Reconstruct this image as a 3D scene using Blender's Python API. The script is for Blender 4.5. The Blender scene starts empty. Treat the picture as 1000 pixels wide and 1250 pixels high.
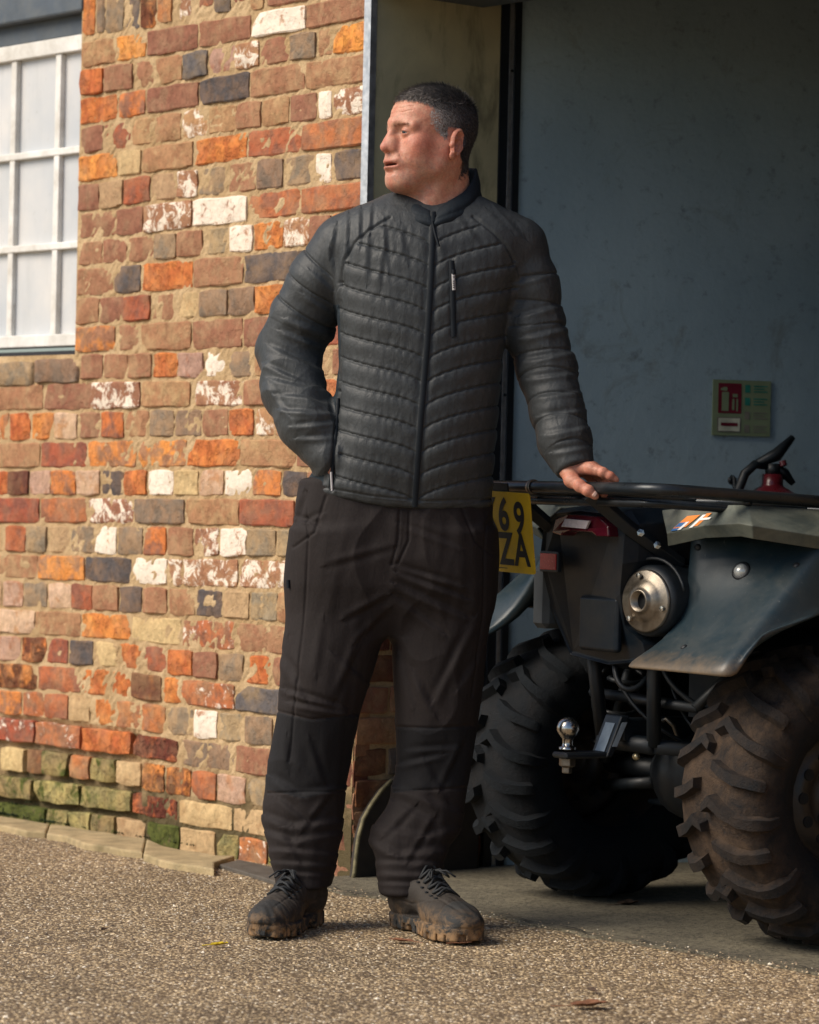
import bpy, math, random
import numpy as np
from mathutils import Vector, Matrix
random.seed(7)
np.random.seed(7)
S = bpy.context.scene
COL = S.collection
# ------------------------------------------------------------------ camera
FPX = 3950.0                      # focal length in pixels of the 1000 px wide photograph
CAMH = 0.95
PITCH, ROLL = 25.0 / 3950.0, 0.022
cam_d = bpy.data.cameras.new('camera')
cam = bpy.data.objects.new('camera', cam_d)
COL.objects.link(cam)
cam_d.sensor_fit = 'HORIZONTAL'
cam_d.sensor_width = 24.0
cam_d.lens = 24.0 * FPX / 1000.0
cam_d.clip_start = 0.1
cam_d.clip_end = 600.0
CM = Matrix.Translation((0, 0, CAMH)) @ Matrix.Rotation(math.pi / 2 - PITCH, 4, 'X') @ Matrix.Rotation(ROLL, 4, 'Z')
cam.matrix_world = CM
cam_d.dof.use_dof = True
cam_d.dof.focus_distance = 7.0
cam_d.dof.aperture_fstop = 4.5
S.camera = cam
# ------------------------------------------------------------------ sky and sun
SUN_AZ = Vector((-0.955, -0.30, 0.0)).normalized()
SUN_EL = math.radians(40)
world = bpy.data.worlds.new('World')
S.world = world
world.use_nodes = True
wn = world.node_tree.nodes
wl = world.node_tree.links
for n in list(wn):
    wn.remove(n)
sky = wn.new('ShaderNodeTexSky')
sky.sky_type = 'NISHITA'
sky.sun_disc = False
sky.sun_elevation = SUN_EL
sky.sun_rotation = math.atan2(SUN_AZ.x, SUN_AZ.y)
sky.air_density = 1.0
sky.dust_density = 1.2
sky.ozone_density = 2.5
bgn = wn.new('ShaderNodeBackground')
bgn.inputs['Strength'].default_value = 0.086
wout = wn.new('ShaderNodeOutputWorld')
wl.new(sky.outputs[0], bgn.inputs['Color'])
wl.new(bgn.outputs[0], wout.inputs['Surface'])
sun_d = bpy.data.lights.new('sun', 'SUN')
sun_d.energy = 3.3
sun_d.angle = math.radians(38)
sun_d.color = (1.0, 0.89, 0.75)
sun = bpy.data.objects.new('sun', sun_d)
COL.objects.link(sun)
sv = Vector((SUN_AZ.x * math.cos(SUN_EL), SUN_AZ.y * math.cos(SUN_EL), math.sin(SUN_EL)))
sun.rotation_euler = sv.to_track_quat('Z', 'Y').to_euler()
S.view_settings.view_transform = 'Standard'
S.view_settings.look = 'None'
S.view_settings.gamma = 1.0
S.view_settings.use_curve_mapping = False
S.view_settings.exposure = 0.4
# ------------------------------------------------------------------ helpers
_cr = CM.to_3x3()

def ray(px, py):
    """direction through a point of the photograph (1000 x 1250), scaled to depth Y = 1"""
    d = _cr @ Vector(((px - 500.0) / FPX, (625.0 - py) / FPX, -1.0))
    return d / d.y

def W(px, py, Y):
    d = ray(px, py)
    return Vector((d.x * Y, Y, CAMH + d.z * Y))

def V3(*a):
    return Vector(a)

def meta(o, label=None, cat=None, group=None, kind=None):
    if label: o['label'] = label
    if cat: o['category'] = cat
    if group: o['group'] = group
    if kind: o['kind'] = kind
    return o

def empty(name, loc=(0, 0, 0), label=None, cat=None, group=None, kind=None, rot=None):
    o = bpy.data.objects.new(name, None)
    o.empty_display_size = 0.1
    COL.objects.link(o)
    o.location = loc
    if rot: o.rotation_euler = rot
    bpy.context.view_layer.update()
    return meta(o, label, cat, group, kind)

def link(name, me, mats=None, parent=None, smooth=False, loc=None, keep=True):
    """link a mesh given in WORLD coordinates; the origin goes to loc; parent keeps the transform"""
    if mats is not None:
        for m in (mats if isinstance(mats, (list, tuple)) else [mats]):
            me.materials.append(m)
    if smooth:
        me.polygons.foreach_set('use_smooth', [True] * len(me.polygons))
    o = bpy.data.objects.new(name, me)
    COL.objects.link(o)
    if loc is not None:
        me.transform(Matrix.Translation(-Vector(loc)))
        o.location = loc
    if parent is not None:
        o.parent = parent
        if keep:
            root = parent
            m = Matrix.Identity(4)
            chain = []
            while root is not None:
                chain.append(root); root = root.parent
            for c in reversed(chain):
                m = m @ c.matrix_parent_inverse @ c.matrix_basis
            o.matrix_parent_inverse = m.inverted()
    return o

def me_from(v, f, name='mesh'):
    me = bpy.data.meshes.new(name)
    me.from_pydata([tuple(a) for a in v], [], [tuple(a) for a in f])
    me.update()
    return me

class MB:
    """collects shapes, then links them as one mesh object"""
    def __init__(s, M=None):
        s.v = []; s.f = []; s.mi = []; s.M = M or Matrix.Identity(4); s.cur = 0; s.sm = []
        s.smooth = False
    def add(s, v, f):
        b = len(s.v)
        s.v += [s.M @ Vector(a) for a in v]
        for q in f:
            s.f.append([b + i for i in q]); s.mi.append(s.cur); s.sm.append(s.smooth)
        return s
    def box(s, c, d, rot=None, bev=0.0):
        cx, cy, cz = c
        hx, hy, hz = d[0] / 2, d[1] / 2, d[2] / 2
        if bev <= 0:
            v = [V3(x, y, z) for x in (-hx, hx) for y in (-hy, hy) for z in (-hz, hz)]
            f = [(0, 1, 3, 2), (4, 6, 7, 5), (0, 4, 5, 1), (2, 3, 7, 6), (0, 2, 6, 4), (1, 5, 7, 3)]
        else:
            b = min(bev, hx * .9, hy * .9, hz * .9)
            v = []; idx = {}
            for sx in (-1, 1):
                for sy in (-1, 1):
                    for sz in (-1, 1):
                        for k in range(3):
                            p = [sx * (hx - b), sy * (hy - b), sz * (hz - b)]
                            p[k] += (sx, sy, sz)[k] * b
                            idx[(sx, sy, sz, k)] = len(v); v.append(V3(*p))
            f = []
            for k in range(3):
                a1, a2 = [(1, 2), (2, 0), (0, 1)][k]
                for sg in (-1, 1):
                    q = []
                    for s1, s2 in ((-1, -1), (1, -1), (1, 1), (-1, 1)):
                        t = [0, 0, 0]; t[k] = sg; t[a1] = s1; t[a2] = s2
                        q.append(idx[(t[0], t[1], t[2], k)])
                    f.append(q if sg > 0 else q[::-1])
            for k in range(3):      # edges
                a1, a2 = [(1, 2), (2, 0), (0, 1)][k]
                for s1 in (-1, 1):
                    for s2 in (-1, 1):
                        q = []
                        for sg, kk in ((-1, a1), (1, a1), (1, a2), (-1, a2)):
                            t = [0, 0, 0]; t[k] = sg; t[a1] = s1; t[a2] = s2
                            q.append(idx[(t[0], t[1], t[2], kk)])
                        f.append(q if s1 * s2 < 0 else q[::-1])
            for sx in (-1, 1):
                for sy in (-1, 1):
                    for sz in (-1, 1):
                        q = [idx[(sx, sy, sz, k)] for k in range(3)]
                        f.append(q if sx * sy * sz > 0 else q[::-1])
        if rot is not None:
            v = [rot @ p for p in v]
        return s.add([p + Vector(c) for p in v], f)
    def tube(s, pts, r, n=10, closed=False, caps=True, flat=1.0, up=None):
        pts = [Vector(p) for p in pts]
        m = len(pts)
        rr = r if isinstance(r, (list, tuple)) else [r] * m
        rings = []
        ref = Vector(up) if up is not None else None
        for i, p in enumerate(pts):
            if closed:
                t = pts[(i + 1) % m] - pts[i - 1]
            else:
                t = pts[min(i + 1, m - 1)] - pts[max(i - 1, 0)]
            t = t.normalized() if t.length > 1e-9 else V3(0, 0, 1)
            if ref is None:
                ref = V3(0, 0, 1) if abs(t.z) < .9 else V3(1, 0, 0)
            a = ref - t * ref.dot(t)
            if a.length < 1e-6:
                a = t.orthogonal()
            a.normalize()
            if up is None: ref = a
            b = t.cross(a)
            rings.append([p + (a * math.cos(q) * flat + b * math.sin(q)) * rr[i] for q in [2 * math.pi * k / n for k in range(n)]])
        v = [q for R in rings for q in R]
        f = []
        for i in range(m if closed else m - 1):
            j = (i + 1) % m
            for k in range(n):
                l = (k + 1) % n
                f.append((i * n + k, i * n + l, j * n + l, j * n + k))
        if not closed and caps:
            f.append(tuple(range(n))[::-1]); f.append(tuple((m - 1) * n + k for k in range(n)))
        return s.add(v, f)
    def lathe(s, prof, origin, axis, n=32, ref=None):
        """prof: (radius, distance along axis)"""
        ax = Vector(axis).normalized()
        a = Vector(ref) if ref is not None else ax.orthogonal()
        a = (a - ax * a.dot(ax)).normalized(); b = ax.cross(a)
        o = Vector(origin)
        v = []; f = []
        m = len(prof)
        for r, h in prof:
            for k in range(n):
                q = 2 * math.pi * k / n
                v.append(o + ax * h + (a * math.cos(q) + b * math.sin(q)) * max(r, 1e-5))
        for i in range(m - 1):
            for k in range(n):
                l = (k + 1) % n
                f.append((i * n + k, i * n + l, (i + 1) * n + l, (i + 1) * n + k))
        return s.add(v, f)
    def prism(s, poly, ext):
        """closed polygon of 3D points pushed along ext"""
        p = [Vector(q) for q in poly]; e = Vector(ext); n = len(p)
        v = p + [q + e for q in p]
        f = [tuple(range(n))[::-1], tuple(range(n, 2 * n))] + [(i, (i + 1) % n, n + (i + 1) % n, n + i) for i in range(n)]
        return s.add(v, f)
    def build(s, name, mats, parent=None, smooth=False, loc=None, bevel=0.0, sub=0, autos=None):
        me = me_from(s.v, s.f, name)
        for i, p in enumerate(me.polygons):
            p.material_index = s.mi[i]
            p.use_smooth = smooth or s.sm[i]
        o = link(name, me, mats, parent, False, loc)
        if bevel > 0:
            md = o.modifiers.new('bevel', 'BEVEL'); md.width = bevel; md.segments = 2; md.limit_method = 'ANGLE'; md.angle_limit = math.radians(35)
        if sub:
            md = o.modifiers.new('sub', 'SUBSURF'); md.levels = sub; md.render_levels = sub
        return o

def lin(r, g, b):
    f = lambda c: (c / 255 / 12.92) if c / 255 <= .04045 else ((c / 255 + .055) / 1.055) ** 2.4
    return (f(r), f(g), f(b))

# ------------------------------------------------------------------ materials
class NT:
    def __init__(s, name):
        s.m = bpy.data.materials.new(name)
        s.m.use_nodes = True
        s.t = s.m.node_tree
        s.b = s.t.nodes['Principled BSDF']
        s.geo = None
    def n(s, typ, **kw):
        o = s.t.nodes.new(typ)
        for k, v in kw.items():
            if k in o.inputs: o.inputs[k].default_value = v
            else: setattr(o, k, v)
        return o
    def l(s, a, b): s.t.links.new(a, b)
    def pos(s, scale=(1, 1, 1), obj=False):
        if obj:
            g = s.n('ShaderNodeTexCoord').outputs['Object']
        else:
            g = s.n('ShaderNodeNewGeometry').outputs['Position']
        mp = s.n('ShaderNodeMapping')
        mp.inputs['Scale'].default_value = scale
        s.l(g, mp.inputs['Vector'])
        return mp.outputs[0]
    def noise(s, vec, scale, detail=4, rough=.55, dist=0.0, col=False):
        o = s.n('ShaderNodeTexNoise')
        o.inputs['Scale'].default_value = scale; o.inputs['Detail'].default_value = detail
        o.inputs['Roughness'].default_value = rough; o.inputs['Distortion'].default_value = dist
        s.l(vec, o.inputs['Vector'])
        return o.outputs['Color' if col else 'Fac']
    def voro(s, vec, scale, feature='F1', out='Distance', rnd=1.0):
        o = s.n('ShaderNodeTexVoronoi'); o.feature = feature
        o.inputs['Scale'].default_value = scale; o.inputs['Randomness'].default_value = rnd
        s.l(vec, o.inputs['Vector'])
        return o.outputs[out]
    def ramp(s, fac, stops, interp='LINEAR'):
        o = s.n('ShaderNodeValToRGB'); cr = o.color_ramp; cr.interpolation = interp
        while len(cr.elements) < len(stops): cr.elements.new(0.5)
        for e, (p, c) in zip(cr.elements, stops):
            e.position = p
            e.color = (c, c, c, 1) if isinstance(c, (int, float)) else (c[0], c[1], c[2], 1)
        s.l(fac, o.inputs[0])
        return o.outputs[0]
    def mix(s, fac, a, b, mode='MIX'):
        o = s.n('ShaderNodeMix'); o.data_type = 'RGBA'; o.blend_type = mode
        for sock, val in ((o.inputs[0], fac), (o.inputs[6], a), (o.inputs[7], b)):
            if isinstance(val, (int, float)): sock.default_value = val
            elif isinstance(val, (tuple, list)): sock.default_value = (val[0], val[1], val[2], 1)
            else: s.l(val, sock)
        return o.outputs[2]
    def math(s, op, a, b=0.0, c=None):
        o = s.n('ShaderNodeMath'); o.operation = op
        for i, val in enumerate((a, b) if c is None else (a, b, c)):
            if isinstance(val, (int, float)): o.inputs[i].default_value = val
            else: s.l(val, o.inputs[i])
        return o.outputs[0]
    def color(s, v):
        if isinstance(v, (tuple, list)): s.b.inputs['Base Color'].default_value = (v[0], v[1], v[2], 1)
        else: s.l(v, s.b.inputs['Base Color'])
    def rough(s, v):
        if isinstance(v, (int, float)): s.b.inputs['Roughness'].default_value = v
        else: s.l(v, s.b.inputs['Roughness'])
    def bump(s, h, strength=.5, dist=.002, prev=None):
        o = s.n('ShaderNodeBump'); o.inputs['Strength'].default_value = strength; o.inputs['Distance'].default_value = dist
        s.l(h, o.inputs['Height'])
        if prev is not None: s.l(prev, o.inputs['Normal'])
        s.l(o.outputs[0], s.b.inputs['Normal'])
        return o.outputs[0]
    def attr(s, name, out='Color'):
        o = s.n('ShaderNodeAttribute'); o.attribute_name = name
        return o.outputs[out]
    def rand(s):
        return s.n('ShaderNodeObjectInfo').outputs['Random']
    def p(s, **kw):
        for k, v in kw.items():
            s.b.inputs[k.replace('_', ' ')].default_value = v

def simple(name, col, rough=.5, metal=0.0, vary=.25, scale=30, bump=.0, spec=.5, dirt=None, dirtamt=.4, obj=False):
    t = NT(name)
    v = t.pos(obj=obj)
    n = t.noise(v, scale, 5, .6)
    k = t.ramp(n, [(.3, 1 - vary), (.7, 1 + vary)])
    c = t.mix(1.0, col, k, 'MULTIPLY')
    if dirt is not None:
        d = t.noise(v, 9, 7, .7, .4)
        d = t.ramp(d, [(.5 - .1, 0.0), (.72, dirtamt)])
        c = t.mix(d, c, dirt)
    t.color(c)
    t.rough(t.ramp(n, [(.3, max(0, rough - .08)), (.7, min(1, rough + .1))]))
    t.p(Metallic=metal)
    t.b.inputs['Specular IOR Level'].default_value = spec
    if bump > 0:
        t.bump(t.noise(v, scale * 6, 4, .6), .6, bump)
    return t.m
# ================================================================== THE FACADE
TH = math.radians(50.0)
FD = V3(math.cos(TH), -math.sin(TH), 0)           # along the brick wall, to the right and nearer
FN = V3(-math.sin(TH), -math.cos(TH), 0)          # out of the brick wall
CORNER = V3(-0.120, 7.91, 0)                      # right-hand corner of the brickwork at the doorway

def wallhit(px, py, off=0.0):
    """point of the photograph on the facade plane -> (distance along wall, height)"""
    d = ray(px, py)
    P0 = CORNER + FN * off
    t = (P0 - V3(0, 0, CAMH)).dot(FN) / V3(d.x, d.y, d.z).dot(FN)
    P = V3(0, 0, CAMH) + d * t
    return (P - CORNER).dot(FD), P.z

def wp(s, z, off=0.0):
    return CORNER + FD * s + FN * off + V3(0, 0, z)

def desat(c, k=.95, g=.84):
    l = c[0] * .3 + c[1] * .5 + c[2] * .2
    return [(l + (a - l) * k) * g for a in c]

def brick_mat(name, A, B=None, bmix=.5, white=0.0, moss=0.0, rough=.9, pits=.5):
    t = NT('brick ' + name)
    v = t.pos()
    r = t.rand()
    A = desat(A)
    col = A
    if B is not None:
        B = desat(B)
        f = t.noise(v, 22, 4, .6, .3)
        col = t.mix(t.ramp(f, [(max(0, bmix - .07), 1.0), (bmix + .07, 0.0)]), A, B)
    n1 = t.noise(v, 60, 8, .72)
    col = t.mix(1.0, col, t.ramp(n1, [(.25, .62), (.5, 1.0), (.78, 1.42)]), 'MULTIPLY')
    n2 = t.noise(v, 14, 4, .6)
    col = t.mix(t.ramp(n2, [(.42, 0.0), (.75, .45)]), col, lin(180, 142, 108))      # mortar dust
    n3 = t.noise(v, 240, 3, .6)
    col = t.mix(t.ramp(n3, [(.60, 0.0), (.70, .55)]), col, (A[0] * .35, A[1] * .33, A[2] * .33) if B is None else lin(70, 50, 42))
    hv = t.n('ShaderNodeHueSaturation')
    hv.inputs['Saturation'].default_value = 1.0
    t.l(t.math('MULTIPLY_ADD', r, .40, .84), hv.inputs['Value'])
    t.l(t.math('MULTIPLY_ADD', r, .025, .496), hv.inputs['Hue'])
    t.l(col, hv.inputs['Color'])
    col = hv.outputs[0]
    if white > 0:
        w = t.noise(v, 26, 7, .72, .6)
        wm = t.ramp(w, [(.5 + (.5 - white) * .36, 0.0), (.565 + (.5 - white) * .36, 1.0)])
        col = t.mix(wm, col, t.mix(t.noise(v, 90, 5), lin(226, 205, 180), lin(252, 243, 228)))
    if moss > 0:
        w = t.noise(v, 17, 7, .7, .6)
        wm = t.ramp(w, [(.62 - moss * .3, 0.0), (.70 - moss * .28, 1.0)])
        col = t.mix(wm, col, t.mix(t.noise(v, 120, 4), lin(36, 44, 22), lin(112, 118, 52)))
    t.color(col)
    t.rough(rough)
    t.b.inputs['Specular IOR Level'].default_value = .25
    b1 = t.noise(v, 95, 8, .75)
    b2 = t.ramp(t.noise(v, 38, 5, .7, .5), [(.32, 0.0), (.5, 1.0)])
    nb = t.bump(b2, pits, .006)
    t.bump(b1, .8, .0035, nb)
    return t.m

c_b, c_g, c_o, c_r, c_k = lin(168, 112, 86), lin(166, 134, 106), lin(232, 134, 66), lin(190, 100, 68), lin(98, 92, 92)
BM = {
    'b': brick_mat('brown', c_b, lin(176, 132, 100), .46),
    'g': brick_mat('grey tan', c_g, lin(142, 124, 106), .5),
    'o': brick_mat('orange', c_o, lin(210, 112, 58), .5, pits=.8),
    'r': brick_mat('red', c_r, lin(160, 98, 78), .5),
    'k': brick_mat('dark grey', c_k, lin(122, 102, 88), .45),
    'w': brick_mat('limewashed', lin(200, 150, 120), None, white=.86),
    's': brick_mat('half limewashed', c_b, lin(176, 120, 90), .5, white=.52),
    'p': brick_mat('pale pink', lin(206, 164, 142), lin(188, 128, 98), .42),
    'c': brick_mat('cream', lin(208, 172, 128), lin(190, 150, 108), .4),
    't': brick_mat('brown and orange', c_b, c_o, .50),
    'q': brick_mat('red with lime', lin(192, 98, 66), lin(150, 92, 74), .5, white=.30),
    'd': brick_mat('burnt brown', lin(112, 64, 52), lin(150, 84, 56), .4),
    'y': brick_mat('green stained', lin(172, 150, 96), lin(140, 128, 84), .5, moss=.34, pits=.9),
    'z': brick_mat('mossy', lin(120, 104, 70), lin(70, 70, 44), .5, moss=.85, pits=1.0),
    'e': brick_mat('rough orange', lin(216, 118, 62), lin(120, 62, 44), .55, pits=1.0),
}

# courses of the wall, read off the photograph: joint heights (x y x y ...) and bricks (left right colour)
JOINTS = ["100 50 270 20.5 370 4 440 -8", "100 84 240 61 270 54 370 38 440 24", "100 119 240 97 270 90 370 74 440 64", "100 154 240 131 270 127 370 112 440 102",
"100 189 180 178 240 169 270 163 370 150 440 139", "100 224 180 212 240 204 300 195 370 187 440 179", "100 260 180 248 240 241 300 236 370 227 440 220",
"100 293 180 286 240 278 300 272 370 263 440 255", "100 326 180 320 240 314 300 309 360 303 440 296", "0 376 100 362 180 358 240 353 300 348 340 345 440 338", "0 408 100 397 180 393 240 389 330 384 440 380",
"0 435 100 431 180 429 240 428 300 426 440 423", "0 472 50 467 100 465 190 463 300 462 440 460", "0 502 100 502 200 498 300 497 440 496", "0 540 100 537 200 535 300 534 360 535 440 536",
"0 573 100 572 200 572 300 571 370 573 440 574", "0 606 100 606 200 607 300 607 355 608 440 610", "0 640 100 640 180 641 300 643 355 645 440 648", "0 675 100 677 180 680 300 681 355 682 440 686",
"0 707 100 711 180 715 300 720 355 721 440 727", "0 742 100 746 180 751 300 758 355 763 440 770", "0 774 60 777 100 780 160 784 180 787 235 793 300 797 350 802 440 810",
"0 808 60 811 100 814 160 818 180 822 300 836 345 841 440 849", "0 841 60 844 100 849 160 854 180 858 235 863 300 871 345 876 440 888", "0 873 60 878 100 884 160 891 180 896 300 909 335 914 440 927",
"0 908 60 913 100 920 160 926 235 938 300 947 335 952 440 966", "0 944 60 950 100 955 140 960 175 966 235 977 300 985 440 1006", "0 976 60 984 100 988 155 995 180 1001 235 1010 290 1018 325 1025 440 1046",
"0 1006 60 1013 100 1020 160 1029 180 1033 260 1048 320 1061 440 1085"]
COURSES = [
"99 140 b 140 178 o 178 241 b 241 306 b 306 374 w 374 443 b",
"97 126 o 126 162 b 162 188 b 188 222 b 222 253 k 253 286 p 286 316 s 316 353 b 353 386 g 386 406 b 406 443 o",
"96 143 o 143 177 t 177 242 b 242 304 k 304 372 b 372 442 b",
"97 125 b 125 158 r 158 187 b 187 220 b 220 253 s 253 287 b 287 319 b 319 353 b 353 387 b 387 405 w 405 441 s",
"95 143 o 143 172 c 172 235 b 235 301 o 301 368 r 368 441 r",
"95 121 b 121 150 c 150 183 r 183 215 c 215 241 s 241 278 g 278 312 b 312 346 g 346 384 g 384 404 w 404 440 k",
"94 141 b 141 174 b 174 234 s 234 301 w 301 367 r 367 439 r",
"94 124 b 124 154 b 154 187 b 187 215 g 215 247 b 247 279 g 279 309 w 309 345 o 345 377 s 377 405 b 405 438 t",
"92 137 b 137 171 k 171 235 o 235 297 b 297 367 k 367 437 b",
"91 120 b 120 150 b 150 183 r 183 213 b 213 241 c 241 278 g 278 311 g 311 346 o 346 378 b 378 408 r 408 437 b",
"92 140 t 140 171 b 171 233 b 233 296 b 296 362 b 362 437 r",
"97 125 b 125 155 b 155 185 b 185 217 o 217 248 p 248 277 w 277 308 g 308 342 b 342 374 b 374 405 c 405 436 b",
"-12 52 b 52 111 b 111 171 s 171 232 b 232 296 s 296 362 b 362 435 o",
"-20 10 r 10 37 o 37 65 o 65 94 p 94 122 b 122 151 t 151 181 b 181 212 g 212 245 g 245 278 b 278 310 o 310 342 s 342 374 o 374 404 c 404 435 b",
"-14 48 b 48 105 r 105 166 t 166 227 t 227 292 o 292 361 b 361 434 b",
"-21 9 o 9 35 d 35 61 p 61 92 t 92 122 p 122 150 k 150 179 o 179 211 w 211 242 c 242 273 p 273 307 w 307 343 t 343 374 k 374 403 b 403 434 g",
"-10 48 r 48 105 r 105 163 s 163 225 g 225 292 b 292 360 r 360 433 b",
"-22 6 c 6 31 r 31 57 g 57 85 c 85 115 g 115 142 w 142 174 g 174 203 t 203 236 b 236 267 s 267 301 w 301 337 g 337 370 g 370 400 b 400 432 g",
"-12 45 b 45 103 t 103 160 k 160 203 w 203 222 s 222 290 s 290 357 s 357 432 b",
"-24 2 c 2 28 p 28 57 g 57 86 p 86 112 r 112 145 b 145 173 k 173 204 b 204 238 b 238 271 k 271 304 c 304 338 g 338 370 b 370 400 r 400 431 b",
"-16 42 p 42 98 b 98 159 o 159 221 c 221 286 q 286 354 b 354 430 d",
"-4 25 p 25 56 e 56 83 r 83 113 k 113 142 c 142 173 o 173 204 r 204 235 o 235 266 b 266 297 g 297 331 o 331 362 b 362 395 g 395 430 b",
"-13 45 e 45 98 r 98 160 o 160 197 d 197 221 o 221 286 q 286 352 k 352 429 b",
"-5 26 t 26 53 q 53 83 r 83 110 c 110 140 o 140 172 r 172 202 r 202 235 g 235 265 w 265 297 g 297 333 g 333 364 b 364 395 d 395 429 b",
"-15 42 q 42 98 q 98 160 o 160 218 e 218 286 g 286 352 b 352 428 d",
"-2 28 c 28 50 d 50 82 y 82 109 r 109 140 y 140 173 c 173 201 e 201 233 e 233 264 r 264 299 p 299 334 g 334 366 b 366 396 d 396 428 b",
"-18 39 y 39 97 y 97 160 y 160 217 e 217 283 c 283 352 c 352 427 d",
"-5 27 z 27 55 z 55 82 y 82 110 y 110 141 y 141 178 c 178 220 z 220 263 c 263 291 y 291 327 q 327 362 y 362 395 d 395 426 b",
]

def jz(course_line, s):
    t = [float(a) for a in course_line.split()]
    xs, ys = t[0::2], t[1::2]
    # heights on the facade plane, straight between the measured points
    pts = [wallhit(x, y) for x, y in zip(xs, ys)]
    ss = [p[0] for p in pts]; zz = [p[1] for p in pts]
    if s <= ss[0]: return zz[0]
    if s >= ss[-1]: return zz[-1]
    return float(np.interp(s, ss, zz))

def brick_mesh(s0, s1, zb0, zb1, zt0, zt1, proud, rng, rough=1.0, depth=.045, nrm=None, org=None, along=None):
    """one weathered brick on the wall plane: uneven outline, rounded arrises"""
    w = s1 - s0
    nx = 7 if w > .14 else 5
    nz = 4
    V = []; F = []
    ph = [rng.uniform(0, 6.3) for _ in range(8)]
    h = ((zt0 - zb0) + (zt1 - zb1)) / 2
    idx = {}
    O, D, N = org, along, nrm
    dmgx, dmgz = rng.choice((0, 1)), rng.choice((0, 1))
    dmg = rng.uniform(0, .012) * rough if rng.random() < .55 else 0
    for i in range(nx + 1):
        # bunch columns to the ends
        u = i / nx
        uu = .5 - .5 * math.cos(math.pi * u) if nx > 5 else u
        uu = .55 * uu + .45 * u
        for j in range(nz + 1):
            v = (0, .055, .5, .945, 1)[j]
            s = s0 + w * uu; zb = zb0 + (zb1 - zb0) * uu; zt = zt0 + (zt1 - zt0) * uu
            z = zb + (zt - zb) * v
            ex = min(uu, 1 - uu) * w; ez = min(v, 1 - v) * h
            d = 0.0
            if i in (0, nx): d -= .0024
            if j in (0, nz): d -= .0024
            d += .0018 * math.sin(ph[0] + s * 61) + .0015 * math.sin(ph[1] + z * 97 + s * 20)
            d += rng.uniform(-.0009, .0009) * rough
            cd = math.hypot((uu - dmgx) * w, (v - dmgz) * h)
            if cd < .035: d -= dmg * (1 - cd / .035)
            s += .0016 * math.sin(ph[2] + z * 110) * (1 if i in (0, nx) else .3)
            z += .0016 * math.sin(ph[3] + s * 48) * (1 if j in (0, nz) else .3)
            if i in (0, nx) and j in (0, nz):
                s += (.002 if i == 0 else -.002); z += (.002 if j == 0 else -.002)
            idx[i, j] = len(V)
            V.append(O + D * s + N * (proud + d) + V3(0, 0, z))
    for i in range(nx):
        for j in range(nz):
            F.append((idx[i, j], idx[i + 1, j], idx[i + 1, j + 1], idx[i, j + 1]))
    ring = [idx[i, 0] for i in range(nx + 1)] + [idx[nx, j] for j in range(1, nz + 1)] + [idx[i, nz] for i in range(nx - 1, -1, -1)] + [idx[0, j] for j in range(nz - 1, 0, -1)]
    b = len(V)
    for r in ring:
        V.append(V[r] - N * depth)
    m = len(ring)
    for k in range(m):
        F.append((ring[(k + 1) % m], ring[k], b + k, b + (k + 1) % m))
    return V, F

def sharp(me, a=28):
    me.polygons.foreach_set('use_smooth', [True] * len(me.polygons))
    me.set_sharp_from_angle(angle=math.radians(a))
    return me

m_mortar = NT('lime mortar')
_v = m_mortar.pos()
_c = m_mortar.mix(m_mortar.ramp(m_mortar.noise(_v, 9, 6, .65), [(.35, 0.0), (.65, 1.0)]), lin(180, 150, 110), lin(208, 180, 140))
_c = m_mortar.mix(m_mortar.ramp(m_mortar.noise(_v, 190, 4, .7), [(.5, 0.0), (.75, .6)]), _c, lin(120, 98, 66))
_hz = m_mortar.n('ShaderNodeSeparateXYZ'); m_mortar.l(_v, _hz.inputs[0])
_lo = m_mortar.math('ADD', _hz.outputs[2], m_mortar.math('MULTIPLY', m_mortar.noise(_v, 6, 5), .5))
_c = m_mortar.mix(m_mortar.ramp(_lo, [(.34, .9), (.50, 0.0)]), _c, lin(70, 64, 42))   # green-brown dirt low down, darkened to suggest the shade in deep joints
m_mortar.color(_c); m_mortar.rough(.95)
m_mortar.b.inputs['Specular IOR Level'].default_value = .2
_nb = m_mortar.bump(m_mortar.noise(_v, 60, 6, .7), .9, .006)
m_mortar.bump(m_mortar.noise(_v, 260, 4, .7), .8, .003, _nb)
m_mortar = m_mortar.m

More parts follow.
